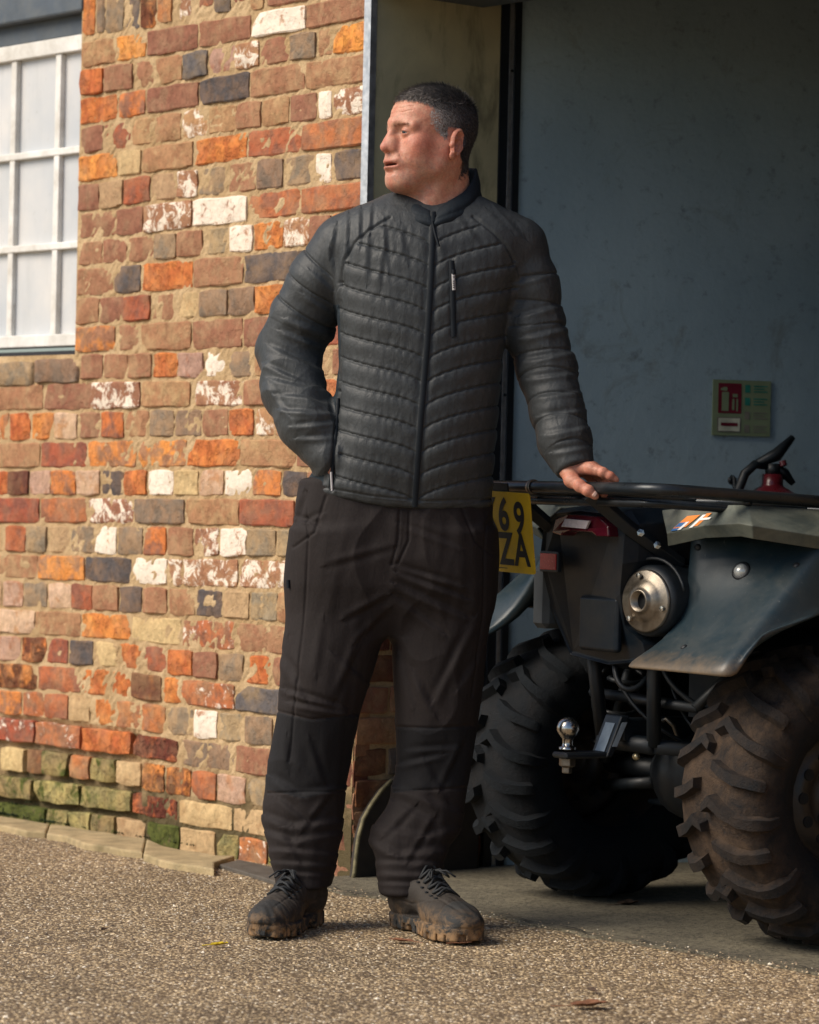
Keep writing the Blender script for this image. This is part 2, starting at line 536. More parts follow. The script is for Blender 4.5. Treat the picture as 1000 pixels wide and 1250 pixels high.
wall = empty('brick_wall', wp(-1.2, 0), 'weathered red and orange brick wall with limewashed patches behind the standing man', 'wall')
rng = random.Random(3)
nbrick = 0
fill = MB()                          # bricks past the 300 that show: above, beyond the frame, behind the man
fill_mats = [BM[k] for k in 'bgrodktcs']
for ci, line in enumerate(COURSES):
    jt, jb = JOINTS[ci], JOINTS[ci + 1]
    tk = line.split()
    yb = float(jb.split()[1]); yt = float(jt.split()[1])
    for k in range(0, len(tk), 3):
        x0, x1, code = float(tk[k]), float(tk[k + 1]), tk[k + 2]
        ym = (yt + yb) / 2 if x0 < 200 else float(np.interp((x0 + x1) / 2, [float(a) for a in jt.split()[0::2]], [float(a) for a in jt.split()[1::2]])) + 16
        s0 = wallhit(x0, ym)[0]; s1 = wallhit(x1, ym)[0]
        s1 = min(s1, -.004)
        if k + 3 >= len(tk): s1 = -.004
        if s1 - s0 < .03: continue
        g = rng.uniform(.006, .0105) / 2
        if ci >= 24 and x0 < 170: g *= 1.5
        a, b = s0 + g, s1 - g * (.3 if s1 > -.01 else 1)
        gz = .0044
        if ci >= 24 and x0 < 170: gz = .0085
        pr = rng.uniform(-.0035, .004)
        if code in 'ez': pr -= .0005
        if code == 'd' and ci > 22 and x0 < 100: pr -= .012
        V, F = brick_mesh(a, b, jz(jb, a) + gz, jz(jb, b) + gz, jz(jt, a) - gz, jz(jt, b) - gz, pr, rng,
                          2.0 if code in 'eyz' else (1.6 if code in 'oswk' else 1.0), nrm=FN, org=CORNER, along=FD)
        hidden = (x0 > 428 - 0 and ci > 6) or (x0 > 352 and ci > 9)
        if hidden:
            fill.cur = 'bgrodktcs'.find(code) if code in 'bgrodktcs' else 0
            fill.smooth = True
            fill.add(V, F)
        else:
            c = sum(V, V3(0, 0, 0)) / len(V)
            link('brick', sharp(me_from(V, F, 'brick')), BM[code], wall, True, loc=c)
            nbrick += 1
# soldier bricks standing on end over the window
SOL = "98 116 o 116 128 g 128 151 g 151 170 k 170 190 e 190 210 r 210 235 s 235 259 r 259 281 k 281 303 r 303 322 b".split()
ztop = wallhit(200, 32)[1] + .225
for k in range(0, len(SOL), 3):
    x0, x1, code = float(SOL[k]), float(SOL[k + 1]), SOL[k + 2]
    s0 = wallhit(x0, 25)[0] + .005; s1 = wallhit(x1, 25)[0] - .005
    lo = rng.uniform(0, .01) + (.02 if code == 'r' and x0 > 230 else 0)
    V, F = brick_mesh(s0, s1, jz(JOINTS[0], s0) + .006 + lo, jz(JOINTS[0], s1) + .006 + lo, ztop, ztop, rng.uniform(-.004, .004), rng, 1.6, nrm=FN, org=CORNER, along=FD)
    link('brick', sharp(me_from(V, F, 'brick')), BM[code], wall, True, loc=sum(V, V3(0, 0, 0)) / len(V)); nbrick += 1
# rough stone pieces under the window sill
for x0, x1, y0, y1 in ((-14, 41, 441, 471), (43, 95, 437, 467)):
    s0, zt = wallhit(x0, y0 + 2); s1, zt1 = wallhit(x1, y0); zb = wallhit(x0, y1)[1]; zb1 = wallhit(x1, y1)[1]
    V, F = brick_mesh(s0, s1, zb, zb1, zt, zt1, .004, rng, 3.0, nrm=FN, org=CORNER, along=FD)
    link('sill_stone', me_from(V, F, 'sill_stone'), BM['g'], wall, True, loc=sum(V, V3(0, 0, 0)) / len(V))
# the rest of the brickwork, outside the frame
win_r = wallhit(97, 240)[0]                # right edge of the window opening
win_l = win_r - 1.55
win_t, win_b = jz(JOINTS[0], win_r), wallhit(60, 428)[1]
s_left = -4.2
zc = 0.0
row = 0
left_lim = wallhit(-13, 700)[0]
while zc < 2.95:
    z0, z1 = zc + .005, zc + .07
    s = s_left + (.11 if row % 2 else 0)
    step = .225 if row % 2 == 0 else .1125
    while s < -0.02:
        a, b = s + .005, min(s + step - .005, -.004)
        s += step
        inside = b > left_lim + .01 and z0 < ztop
        if a < left_lim and b > left_lim and z0 < ztop: b = left_lim
        if inside and not (a < left_lim): continue
        if win_b - .05 < z0 and z1 < ztop + .0 and b > win_l - .05: continue
        if z0 < ztop and z0 > ztop - .3 and a > left_lim: continue
        if b - a < .03: continue
        if zc < ztop < zc + .075 and b > left_lim: z0 = ztop + .008
        if z1 - z0 < .02: continue
        V, F = brick_mesh(a, b, z0, z0, z1, z1, rng.uniform(-.003, .003), rng, nrm=FN, org=CORNER, along=FD)
        fill.cur = rng.choice((0, 0, 0, 1, 2, 3, 1, 5, 6, 7, 8)); fill.smooth = True
        fill.add(V, F)
    zc += .075; row += 1
# gap right of the soldier bricks, above the first full course
for s0, s1 in ((wallhit(324, 0)[0], wallhit(378, 0)[0]), (wallhit(378, 0)[0], -.004)):
    zz = jz(JOINTS[0], s0); k = 0
    while zz < ztop - .03:
        V, F = brick_mesh(s0 + .005, s1 - .004, zz + .006, jz(JOINTS[0], s1) + .006 + k * .075, zz + .069, jz(JOINTS[0], s1) + .069 + k * .075, .001, rng, nrm=FN, org=CORNER, along=FD)
        fill.cur = k % 3; fill.add(V, F); zz += .075; k += 1
# facade right of the doorway, beyond the frame
DOORW = 1.74  # kept narrow so the unseen right side darkens the garage wall
zc = 0; row = 0
while zc < 2.95:
    s = DOORW + .004 - (0 if row % 2 else .0)
    step = .225 if row % 2 == 0 else .1125
    while s < DOORW + 3.4:
        V, F = brick_mesh(s + .005, s + step - .005, zc + .005, zc + .005, zc + .07, zc + .07, rng.uniform(-.003, .003), rng, nrm=FN, org=CORNER, along=FD)
        fill.cur = rng.choice((0, 0, 1, 2, 3, 5, 7)); fill.add(V, F); s += step
    zc += .075; row += 1
fo = fill.build('brickwork', fill_mats, wall)
fo['kind'] = 'stuff'
sharp(fo.data)
print('individual bricks', nbrick)

# mortar body of the wall: a wavy front sheet just behind the brick faces and solid core
W_S = wallhit(172, 950)[0]
def wall_slab(mb, s0, s1, z0, z1, off, thick, grid=0, amp=.002):
    if grid:
        nx = max(2, int((s1 - s0) / grid)); nz = max(2, int((z1 - z0) / grid))
        v = []; f = []
        rr = random.Random(5)
        for i in range(nx + 1):
            for j in range(nz + 1):
                e = 0 if i in (0, nx) or j in (0, nz) else 1
                sx, zx_ = s0 + (s1 - s0) * i / nx, z0 + (z1 - z0) * j / nz
                wash = .020 * min(1, max(0, (W_S - sx) / .03)) * min(1, max(0, (jz(JOINTS[24], sx) - zx_) / .02))      # joints washed out low down
                v.append(wp(sx, zx_, off - wash + e * rr.uniform(-amp, amp)))
        for i in range(nx):
            for j in range(nz):
                a = i * (nz + 1) + j
                f.append((a, a + nz + 1, a + nz + 2, a + 1))
        mb.add(v, f)
        off -= .045; thick -= .045
        nb = len(mb.v)
    mb.prism([wp(s0, z0, off), wp(s1, z0, off), wp(s1, z1, off), wp(s0, z1, off)], -FN * thick)

mb = MB()
RV = .42                                          # depth of the doorway reveal
MO = -.0045
wall_slab(mb, win_r - .012, -.006, 0, ztop, MO, .36, .012, .0022)
wall_slab(mb, s_left, win_r - .012, 0, win_b - .012, MO, .36, .02, .0022)
wall_slab(mb, s_left, win_l, win_b - .012, ztop, MO, .36)
wall_slab(mb, s_left, -.006, ztop, 3.0, MO, .36)
wall_slab(mb, DOORW + .004, DOORW + 3.4, 0, 3.0, MO, .36)
mb.build('mortar', m_mortar, wall)

# ------------------------------------------------------------------ window
m_paint = simple('white window paint', (.80, .79, .75), .55, vary=.08, scale=20, bump=.0012, dirt=lin(150, 138, 116), dirtamt=.55)
m_pane = NT('pale window glass')
_v = m_pane.pos()
_c = m_pane.mix(m_pane.ramp(m_pane.noise(_v, 3.0, 4, .6), [(.35, 0.0), (.65, 1.0)]), (.50, .53, .56), (.70, .68, .65))
_c = m_pane.mix(m_pane.math('MULTIPLY', m_pane.rand(), .40), _c, (.48, .50, .52))  # panes differ in tone to imitate reflections
_c = m_pane.mix(m_pane.ramp(m_pane.noise(_v, 60, 4, .7), [(.62, 0.0), (.75, .35)]), _c, (.30, .29, .26))
_c = m_pane.mix(m_pane.ramp(m_pane.noise(m_pane.pos((9, 9, 1.2)), 3, 5, .6), [(.5, 0.0), (.75, .3)]), _c, (.38, .39, .38))
m_pane.color(_c)
m_pane.rough(.25); m_pane.p(Metallic=0.0)
m_pane.bump(m_pane.noise(_v, 5, 2), .3, .004)
m_pane = m_pane.m
m_lintel = simple('painted dark lintel', lin(74, 84, 94), .6, vary=.2, scale=14, bump=.0008, dirt=lin(120, 120, 112), dirtamt=.35)
window = empty('window', wp(win_r - .6, win_b, -.05), 'white painted many-paned window with pale glass in the brick wall', 'window')
WO = -.045
def wbox(mb, s0, s1, z0, z1, off, th):
    mb.prism([wp(s0, z0, off), wp(s1, z0, off), wp(s1, z1, off), wp(s0, z1, off)], -FN * th)
def wh(px, py): return wallhit(px, py, WO)
# bar positions measured on the window plane
bars_s = [wh(15, 250)[0], wh(69, 250)[0]]
pitch = bars_s[1] - bars_s[0]
frame_r = bars_s[1] + pitch
s_list = [bars_s[0] + pitch * k for k in range(-4, 2)]
zt_w = wh(50, 60)[1]; zr1 = wh(50, 188)[1]; zr2 = wh(50, 302)[1]; zb_w = wh(50, 422)[1]
mb = MB()
wbox(mb, s_list[0] - pitch, frame_r + .03, zt_w - .022, zt_w + .022, WO + .01, .05)
wbox(mb, s_list[0] - pitch, frame_r + .03, zb_w - .004, zb_w + .030, WO + .014, .06)
wbox(mb, frame_r - .012, frame_r + .03, zb_w + .0301, zt_w - .0221, WO + .008, .05)
wbox(mb, s_list[0] - pitch - .001, s_list[0] - pitch + .04, zb_w + .0301, zt_w - .0221, WO + .008, .05)
mb.build('frame', m_paint, window, bevel=.003)
for k, s in enumerate(s_list):
    mb = MB(); wbox(mb, s - .0135, s + .0135, zb_w + .030, zt_w - .022, WO + .004, .03)
    mb.build('glazing_bar', m_paint, window, bevel=.003)
for z in (zr1, zr2):
    mb = MB(); wbox(mb, s_list[0] - pitch + .04, frame_r - .012, z - .010, z + .010, WO + .007, .032)
    mb.build('glazing_bar', m_paint, window, bevel=.003)
rows = [(zb_w + .03, zr2 - .01), (zr2 + .01, zr1 - .01), (zr1 + .01, zt_w - .022)]
edges = [s_list[0] - pitch + .04] + s_list + [frame_r - .012]
for k in range(len(edges) - 1):
    for (a, b) in rows:
        mb = MB()
        th = rng.uniform(-.002, .002)
        p = [wp(edges[k] + .01, a, WO - .012 + th), wp(edges[k + 1] - .01, a, WO - .012 - th), wp(edges[k + 1] - .01, b, WO - .012 - th), wp(edges[k] + .01, b, WO - .012 + th)]
        mb.prism(p, -FN * .004)
        mb.build('pane', m_pane, window)
# lintel boards over the window, timber behind
mb = MB()
zl0 = wallhit(0, 62, -.02)[1]; zl1 = wallhit(0, 20, 0)[1]
wbox(mb, win_l - .05, win_r - .006, wallhit(60, 48, -.03)[1], wallhit(60, 20, -.03)[1], -.035, .06)
mb.build('lintel_board', m_lintel, window, bevel=.004)
mb = MB()
wbox(mb, win_l - .05, win_r - .006, wallhit(60, 20, 0)[1], wallhit(60, 20, 0)[1] + .2, .003, .1)
mb.build('lintel_beam', m_lintel, window, bevel=.006)
mb = MB()
wbox(mb, win_l, win_r - .002, win_b - .012, win_b + .0, -.02, .14)
mb.build('sill_gap', simple('dark gap colour', lin(40, 40, 44), .8), window)  # dark strip painted for the shaded gap over the sill

# ================================================================== GROUND
m_asph = NT('exposed aggregate tarmac')
_v = m_asph.pos()
cell = m_asph.voro(_v, 115, 'F1', 'Color')
dist = m_asph.voro(_v, 115, 'F1', 'Distance')
sep = m_asph.n('ShaderNodeSeparateColor'); m_asph.l(cell, sep.inputs[0])
stone = m_asph.ramp(sep.outputs[0], [(0.0, lin(122, 106, 84)), (.22, lin(170, 148, 114)), (.5, lin(194, 170, 132)), (.70, lin(134, 118, 96)), (.85, lin(214, 194, 160)), (.96, lin(238, 224, 198))], 'CONSTANT')
edge = m_asph.ramp(dist, [(.42, 0.0), (.72, 1.0)])
base = m_asph.mix(edge, stone, lin(96, 80, 60))
big = m_asph.noise(_v, 3.0, 8, .68)
base = m_asph.mix(1.0, base, m_asph.ramp(big, [(.3, .78), (.7, 1.28)]), 'MULTIPLY')
m_asph.color(base); m_asph.rough(.8)
m_asph.b.inputs['Specular IOR Level'].default_value = .35
_n = m_asph.bump(m_asph.ramp(dist, [(0.0, 1.0), (.6, 0.0)]), .9, .005)
m_asph.bump(m_asph.noise(_v, 12, 5, .6), .5, .012, _n)
m_asph = m_asph.m

def sheet(name, pts, z, mat, label=None, kind='structure', nx=1):
    me = me_from([(p[0], p[1], z) for p in pts], [tuple(range(len(pts)))], name)
    o = link(name, me, mat)
    meta(o, label, kind=kind)
    return o
G = 260
sheet('ground', [(-G, -G), (G, -G), (G, G), (-G, G)], 0, m_asph, 'brown exposed aggregate yard surface')

m_conc = NT('worn concrete')
_v = m_conc.pos()
c = m_conc.mix(m_conc.ramp(m_conc.noise(_v, 2.4, 7, .65), [(.35, 0.0), (.68, 1.0)]), lin(100, 94, 78), lin(136, 127, 104))
c = m_conc.mix(m_conc.ramp(m_conc.noise(_v, 95, 6, .75), [(.48, 0.0), (.62, .85)]), c, lin(44, 39, 33))
c = m_conc.mix(m_conc.ramp(m_conc.noise(_v, 14, 6, .7), [(.45, 0.0), (.75, .5)]), c, lin(58, 52, 44))
c = m_conc.mix(m_conc.ramp(m_conc.voro(_v, 105), [(.0, .9), (.26, 0.0)]), c, lin(150, 138, 112))
m_conc.color(c); m_conc.rough(.86)
m_conc.bump(m_conc.noise(_v, 90, 6, .7), 1.0, .006)
m_conc = m_conc.m
def gp(s, off): return CORNER + FD * s + FN * off
# slab of the garage with an irregular outer edge, its thickness slightly proud of the yard
AP = .20
mb = MB()
er = random.Random(11)
outer = [gp(s, AP + er.uniform(-.008, .008) + .012 * math.sin(s * 7) + .006 * math.sin(s * 31)) for s in np.arange(-.02, 5.0, .03)]
poly = [gp(-.02, -.0)] + outer + [gp(5.0, -7), gp(-.02, -7)]
mb.prism([V3(p.x, p.y, -.04) for p in poly], V3(0, 0, .0455))
sl = mb.build('pavement', m_conc); meta(sl, 'worn concrete floor slab running out of the garage doorway', kind='structure')
# joint in the slab
m_dark = simple('dark joint dirt', lin(34, 29, 24), .95)
mb = MB(); cr_ = random.Random(31); V = []; F = []
for k, p in enumerate(outer):
    w_ = cr_.uniform(.001, .009) * (.4 + .6 * abs(math.sin(k * .13)))
    j = cr_.uniform(-.003, .003)
    V += [V3(p.x, p.y, (.0097)) + FN * (j - w_ - .012), V3(p.x, p.y, (.0097)) + FN * (j - .012)]
for k in range(len(outer) - 1):
    F.append((k * 2, k * 2 + 2, k * 2 + 3, k * 2 + 1))
mb.add(V, F)
o = mb.build('ground_crack', m_dark); meta(o, 'dark crack along the worn edge of the concrete slab', kind='structure')
# ------------------------------------------------------------------ stone edging at the foot of the wall
m_edge = simple('stone edging', lin(176, 156, 118), .9, vary=.22, scale=26, bump=.003, dirt=lin(96, 88, 58), dirtamt=.75)
edge_o = empty('stone_edging', wp(-1.0, 0, .05), 'pale worn stone edging strip along the foot of the brick wall', 'edging')
def ground_pt(px, py):
    d = ray(px, py); t = -CAMH / d.z
    return V3(d.x * t, d.y * t, 0)
segs = [(-60, 60), (61, 178), (179, 287)]
top_l = lambda x: 1004 + (x - 0) * .158 + (6 if x > 200 else 0)
for x0, x1 in segs:
    n = 5
    up, lo = [], []
    for k in range(n + 1):
        x = x0 + (x1 - x0) * k / n
        up.append(ground_pt(x, top_l(x) + rng.uniform(-1, 1)))
        lo.append(ground_pt(x - 4, top_l(x) + 17 - (6 if x < 100 else 0) + rng.uniform(-1.5, 1.5)))
    if x1 == 287:
        lo[-1] = ground_pt(262, 1061); up[-1] = ground_pt(287, 1053)
    mb = MB(); poly = [V3(p.x, p.y, -.01) for p in up + lo[::-1]]
    mb.prism(poly, V3(0, 0, .028))
    mb.build('edging_stone', m_edge, edge_o, bevel=.005)
mb = MB()
poly = [ground_pt(268, 1060), ground_pt(292, 1054), ground_pt(345, 1066), ground_pt(345, 1083)]
mb.prism([V3(p.x, p.y, -.01) for p in poly], V3(0, 0, .02))
o = mb.build('dark_slab', simple('dark slab', lin(84, 78, 70), .8, vary=.3, bump=.002), None, bevel=.003)  # flat dark plate lying at the wall foot, no drain
meta(o, 'flat dark slab strip at the foot of the wall beside the left boot', 'slab')

# ================================================================== DOORWAY
RD = -FN                                         # into the doorway
RNORM = FD
jamb = empty('door_jamb', CORNER + V3(0, 0, 0), 'shaded doorway jamb with brick base and stained greenish board above', 'door jamb')
m_board = NT('stained greenish board')
_v = m_board.pos()
c = m_board.mix(m_board.ramp(m_board.noise(_v, 2.6, 5, .6, .5), [(.35, 0.0), (.65, 1.0)]), lin(172, 164, 132), lin(214, 204, 160))
c = m_board.mix(m_board.ramp(m_board.noise(m_board.pos((5, 5, 1.4)), 2.0, 6, .65, .3), [(.52, 0.0), (.72, .8)]), c, lin(66, 64, 48))
c = m_board.mix(m_board.ramp(m_board.noise(_v, 30, 5, .7), [(.66, 0.0), (.74, .5)]), c, lin(180, 172, 140))
m_board.color(c); m_board.rough(.75)
m_board.bump(m_board.noise(_v, 40, 5, .6), .4, .002)
m_board = m_board.m
def rp(t, z, off=0.0): return CORNER + RD * t + FD * off + V3(0, 0, z)
jr = random.Random(21)
zb = 0.02
row = 0
JB_TOP = 1.35
while zb < JB_TOP - .01:
    t = .006
    widths = [.215, .205] if row % 2 == 0 else [.105, .215, .1]
    for w in widths:
        V, F = brick_mesh(t, t + w - .01, zb, zb, zb + .066, zb + .066, jr.uniform(-.003, .003) + .0, jr, nrm=FD, org=CORNER, along=RD, depth=.03)
        F = [q[::-1] for q in F]
        link('brick', sharp(me_from(V, F, 'brick')), BM[jr.choice('bddkd')], jamb, True, loc=sum(V, V3(0, 0, 0)) / len(V))  # darker mix of bricks so the jamb looks shaded
        t += w
    zb += .0765; row += 1
mb = MB()
mb.prism([rp(.0, 0, -.009), rp(RV, 0, -.009), rp(RV, JB_TOP, -.009), rp(.0, JB_TOP, -.009)], -FD * .05)
mb.build('mortar', m_mortar, jamb)
mb = MB()
mb.prism([rp(.012, JB_TOP, .002), rp(RV, JB_TOP, .002), rp(RV, 2.7, .002), rp(.012, 2.7, .002)], -FD * .04)
mb.build('jamb_board', m_board, jamb)
m_galv = simple('galvanised steel', (.62, .64, .66), .42, .85, vary=.18, scale=60, dirt=lin(120, 110, 100), dirtamt=.3)
mb = MB()
q = [(-.020, .006), (.006, .006), (.006, -.014), (.0035, -.014), (.0035, .003), (-.020, .003)]
mb.prism([wp(a, 1.0, b) for a, b in q], V3(0, 0, 1.7))
mb.build('corner_angle', m_galv, jamb)
# curved guard stone standing against the jamb
m_guard = simple('guard stone face', lin(48, 42, 39), .9, vary=.4, scale=20, bump=.002, dirt=lin(66, 60, 44), dirtamt=.4)
m_guard2 = simple('guard stone lit edge', lin(122, 114, 86), .85, vary=.45, scale=60, bump=.002, dirt=lin(74, 70, 44), dirtamt=.6)  # greenish edge made pale so that it looks lit
def jhit(px, py, off=.02):
    d = ray(px, py); P0 = CORNER + FD * off
    t = (P0 - V3(0, 0, CAMH)).dot(FD) / d.dot(FD)
    P = V3(0, 0, CAMH) + d * t
    return (P - CORNER).dot(RD), P.z
curve = [jhit(x, y) for x, y in ((429, 1083), (431, 1065), (433, 1045), (436, 1022), (442, 1000), (452, 982), (463, 966), (476, 953))]
curve[0] = (curve[0][0], .0)
tE = RV - .03
poly = [rp(a, z, .026) for a, z in curve] + [rp(curve[-1][0] + .06, curve[-1][1] + .03, .026), rp(tE, curve[-1][1] + .04, .026), rp(tE, 0, .026)]
mb = MB(); mb.prism(poly, -FD * .022)
o = mb.build('guard_stone', m_guard, None, bevel=.008)
meta(o, 'dark curved guard stone leaning at the foot of the doorway jamb', 'guard stone')
mb = MB(); mb.tube([rp(a + .004, z, .021) for a, z in curve], .0055, 8); mb.smooth = True
mb.build('lit_edge', m_guard2, o, smooth=True)  # pale tube standing in for the light along the rim
# door frame post and its steel runner
m_post = simple('black painted post', lin(26, 32, 38), .55, vary=.2)
frame = empty('door_frame', rp(RV, 0), 'dark sliding door post with a thin steel runner beside the pale garage wall', 'door frame')
PE = rp(RV, 0)
mb = MB()
mb.prism([PE + FD * -.05, PE + FD * .006, PE + FD * .006 + RD * .028, PE - FD * .05 + RD * .028], V3(0, 0, 2.7))
mb.build('post', m_post, frame)
mb = MB()
a = PE + RD * .0285 + FD * .0
mb.prism([a, a + FD * .008, a + FD * .008 + RD * .013, a + RD * .013], V3(0, 0, 2.7))
mb.build('runner', m_galv, frame)
for z in (2.02, 1.60, 1.2):
    mb = MB(); mb.lathe([(.0001, .004), (.004, .003), (.004, 0)], a + FD * .008 + RD * .0065 + V3(0, 0, z), FD, 8)
    mb.build('screw', m_post, frame)
mb = MB()
b0 = a + RD * .0135
mb.prism([b0 - FD * .02, b0 + FD * .012, b0 + FD * .012 + RD * .022, b0 + RD * .022 - FD * .02], V3(0, 0, 2.7))
mb.build('post', m_post, frame)
# ------------------------------------------------------------------ garage interior
m_int = NT('painted garage wall')
_v = m_int.pos()
c = m_int.mix(m_int.ramp(m_int.noise(_v, 1.6, 6, .6, .3), [(.3, 0.0), (.7, 1.0)]), lin(136, 158, 168), lin(160, 180, 188))
c = m_int.mix(m_int.ramp(m_int.noise(_v, 24, 8, .75), [(.56, 0.0), (.70, .55)]), c, lin(78, 84, 86))
c = m_int.mix(m_int.ramp(m_int.noise(_v, 5, 7, .75, .8), [(.58, 0.0), (.70, .45)]), c, lin(104, 106, 92))
m_int.color(c); m_int.rough(.85)
_n = m_int.bump(m_int.noise(_v, 70, 5, .7), .5, .002)
m_int.bump(m_int.noise(_v, 8, 4, .6), .5, .006, _n)
m_int = m_int.m
ID = V3(.951, .309, 0)                            # direction of the garage side wall
IN = V3(.309, -.951, 0)
I0 = b0 + RD * .016
def ip(t, z, off=0.0): return I0 + ID * t + IN * off + V3(0, 0, z)
mb = MB()
mb.prism([ip(-.05, 0), ip(5.2, 0), ip(5.2, 2.8), ip(-.05, 2.8)], -IN * .12)
iw = mb.build('garage_wall', m_int); meta(iw, 'pale blue-grey painted side wall inside the garage behind the quad bike', 'wall')
m_ceil = simple('dark roof boards', lin(34, 40, 46), .9)  # unseen surfaces kept dark to cut bounce light inside
mb = MB()
endp = ip(5.2, 0)
P_b = [endp, CORNER + FD * (DOORW + 3.0) + RD * 6.5, CORNER + FD * (DOORW + 3.0) + RD * .36]
mb.prism([endp, P_b[1], P_b[1] + V3(0, 0, 2.8), endp + V3(0, 0, 2.8)], V3(.1, .1, 0))
mb.prism([P_b[1], P_b[2], P_b[2] + V3(0, 0, 2.8), P_b[1] + V3(0, 0, 2.8)], V3(.15, 0, 0))
o = mb.build('garage_back_wall', m_ceil); meta(o, 'far wall of the garage beyond the frame', 'wall')
mb = MB()
mb.prism([wp(-.4, 2.36, -.36), wp(DOORW + 3.2, 2.36, -.36), CORNER + FD * (DOORW + 3.2) + RD * 7 + V3(0, 0, 2.36), wp(-.4, 2.36, -7)], V3(0, 0, .1))  # unseen ceiling, set low to darken the top of the side wall
o = mb.build('ceiling', m_ceil); meta(o, kind='structure')
# timber beam over the doorway, just above the picture, set low to shade the garage
mb = MB()
mb.prism([wp(.002, 2.17, .0), wp(DOORW, 2.17, .0), wp(DOORW, 3.0, .0), wp(.002, 3.0, .0)], -FN * .36)
o = mb.build('door_lintel', m_lintel); meta(o, 'dark timber beam over the wide garage doorway', 'lintel')
# ================================================================== QUAD BIKE
QF = V3(.862, .507, 0).normalized()
QR = V3(.507, -.862, 0).normalized()
QO = V3(.668, 7.27, .004)
QM = Matrix(((QF.x, -QR.x, 0, QO.x), (QF.y, -QR.y, 0, QO.y), (0, 0, 1, QO.z), (0, 0, 0, 1)))

def Q(x, r, z):
    return QM @ V3(x, -r, z)

def qdir(x, r, z):
    return QM.to_3x3() @ V3(x, -r, z)

m_rub = NT('tyre rubber with mud')
_v = m_rub.pos()
mud = m_rub.ramp(m_rub.noise(_v, 9, 8, .7, .4), [(.40, 0.0), (.60, 1.0)])
_at = m_rub.attr('mud', 'Fac')
mm = m_rub.math('MULTIPLY', m_rub.ramp(m_rub.noise(_v, 16, 9, .75, .5), [(.34, .15), (.58, 1.0)]), _at)
c = m_rub.mix(mm, (.005, .009, .013), m_rub.mix(m_rub.noise(_v, 40, 5), lin(44, 36, 31), lin(100, 82, 66)))
m_rub.color(c)
m_rub.rough(m_rub.ramp(mm, [(0, .78), (1, .95)]))
m_rub.b.inputs['Specular IOR Level'].default_value = .22
_n = m_rub.bump(m_rub.noise(_v, 60, 8, .75), .9, .006)
m_rub.bump(m_rub.noise(_v, 200, 5, .75), .9, .004, _n)
m_rub = m_rub.m
m_rim = simple('black steel wheel', (.008, .010, .013), .45, vary=.3, scale=20, bump=.0006, dirt=lin(92, 74, 54), dirtamt=.5)
m_blk = simple('black moulded plastic', (.004, .009, .015), .42, spec=.28, vary=.25, scale=14, bump=.0004, dirt=lin(78, 70, 60), dirtamt=.22)
m_blk2 = simple('black frame steel', (.003, .007, .011), .5, vary=.3, scale=20, bump=.0005, dirt=lin(44, 38, 32), dirtamt=.35)
m_fend = NT('dark blue-grey fender plastic')
_v = m_fend.pos()
c = m_fend.mix(m_fend.noise(_v, 5, 5, .6), (.006, .019, .028), (.010, .026, .036))
_sz = m_fend.pos((3, 3, 9))
c = m_fend.mix(m_fend.ramp(m_fend.noise(m_fend.pos((30, 30, 6)), 1.6, 6, .7, .2), [(.60, 0.0), (.78, .25)]), c, lin(104, 100, 90))
c = m_fend.mix(m_fend.ramp(m_fend.noise(_v, 45, 7, .75), [(.62, 0.0), (.74, .3)]), c, lin(100, 94, 82))
_gn = m_fend.n('ShaderNodeNewGeometry'); _sn = m_fend.n('ShaderNodeSeparateXYZ'); m_fend.l(_gn.outputs['Normal'], _sn.inputs[0])
_du = m_fend.math('MULTIPLY', m_fend.ramp(_sn.outputs[2], [(.05, .15), (.75, 1.0)]), m_fend.ramp(m_fend.noise(_v, 11, 7, .68, .5), [(.38, .0), (.72, .24)]))
c = m_fend.mix(_du, c, lin(96, 94, 86))
c = m_fend.mix(m_fend.ramp(m_fend.noise(m_fend.pos((60, 60, 7)), 2.2, 4, .7, .3), [(.66, 0.0), (.70, .35)]), c, lin(120, 122, 120))      # scratches
g_ = m_fend.n('ShaderNodeSeparateXYZ'); m_fend.l(_v, g_.inputs[0])
low = m_fend.math('ADD', g_.outputs[2], m_fend.math('MULTIPLY', m_fend.noise(_v, 30, 6, .7), .07))
c = m_fend.mix(m_fend.ramp(low, [(.615, .85), (.66, 0.0)]), c, lin(116, 98, 76))          # mud caught on the fender lip
m_fend.color(c); m_fend.rough(m_fend.ramp(m_fend.noise(_v, 8, 5), [(.3, .32), (.7, .55)]))
m_fend.bump(m_fend.noise(_v, 70, 5, .7), .35, .001)
m_fend = m_fend.m
m_olive = simple('dusty olive plastic', (.050, .062, .054), .62, vary=.3, scale=10, bump=.0006, dirt=lin(140, 140, 122), dirtamt=.45)
m_chrome = simple('worn bright steel', (.62, .60, .56), .22, 1.0, vary=.2, scale=50, dirt=lin(90, 76, 60), dirtamt=.5)
m_alu = simple('tarnished exhaust steel', (.26, .23, .19), .38, .9, vary=.25, scale=40, bump=.0004, dirt=lin(96, 84, 66), dirtamt=.6)
m_red = simple('red reflector', (.42, .025, .03), .2, vary=.2, scale=200)
m_redd = simple('dark red tail lens', (.07, .006, .014), .12, vary=.1, scale=60)
m_white = simple('white lens', (.42, .38, .40), .2, vary=.15, scale=100)
quad = empty('quad_bike', QO, 'dark muddy quad bike parked in the doorway with rear rack and tow ball', 'quad bike')

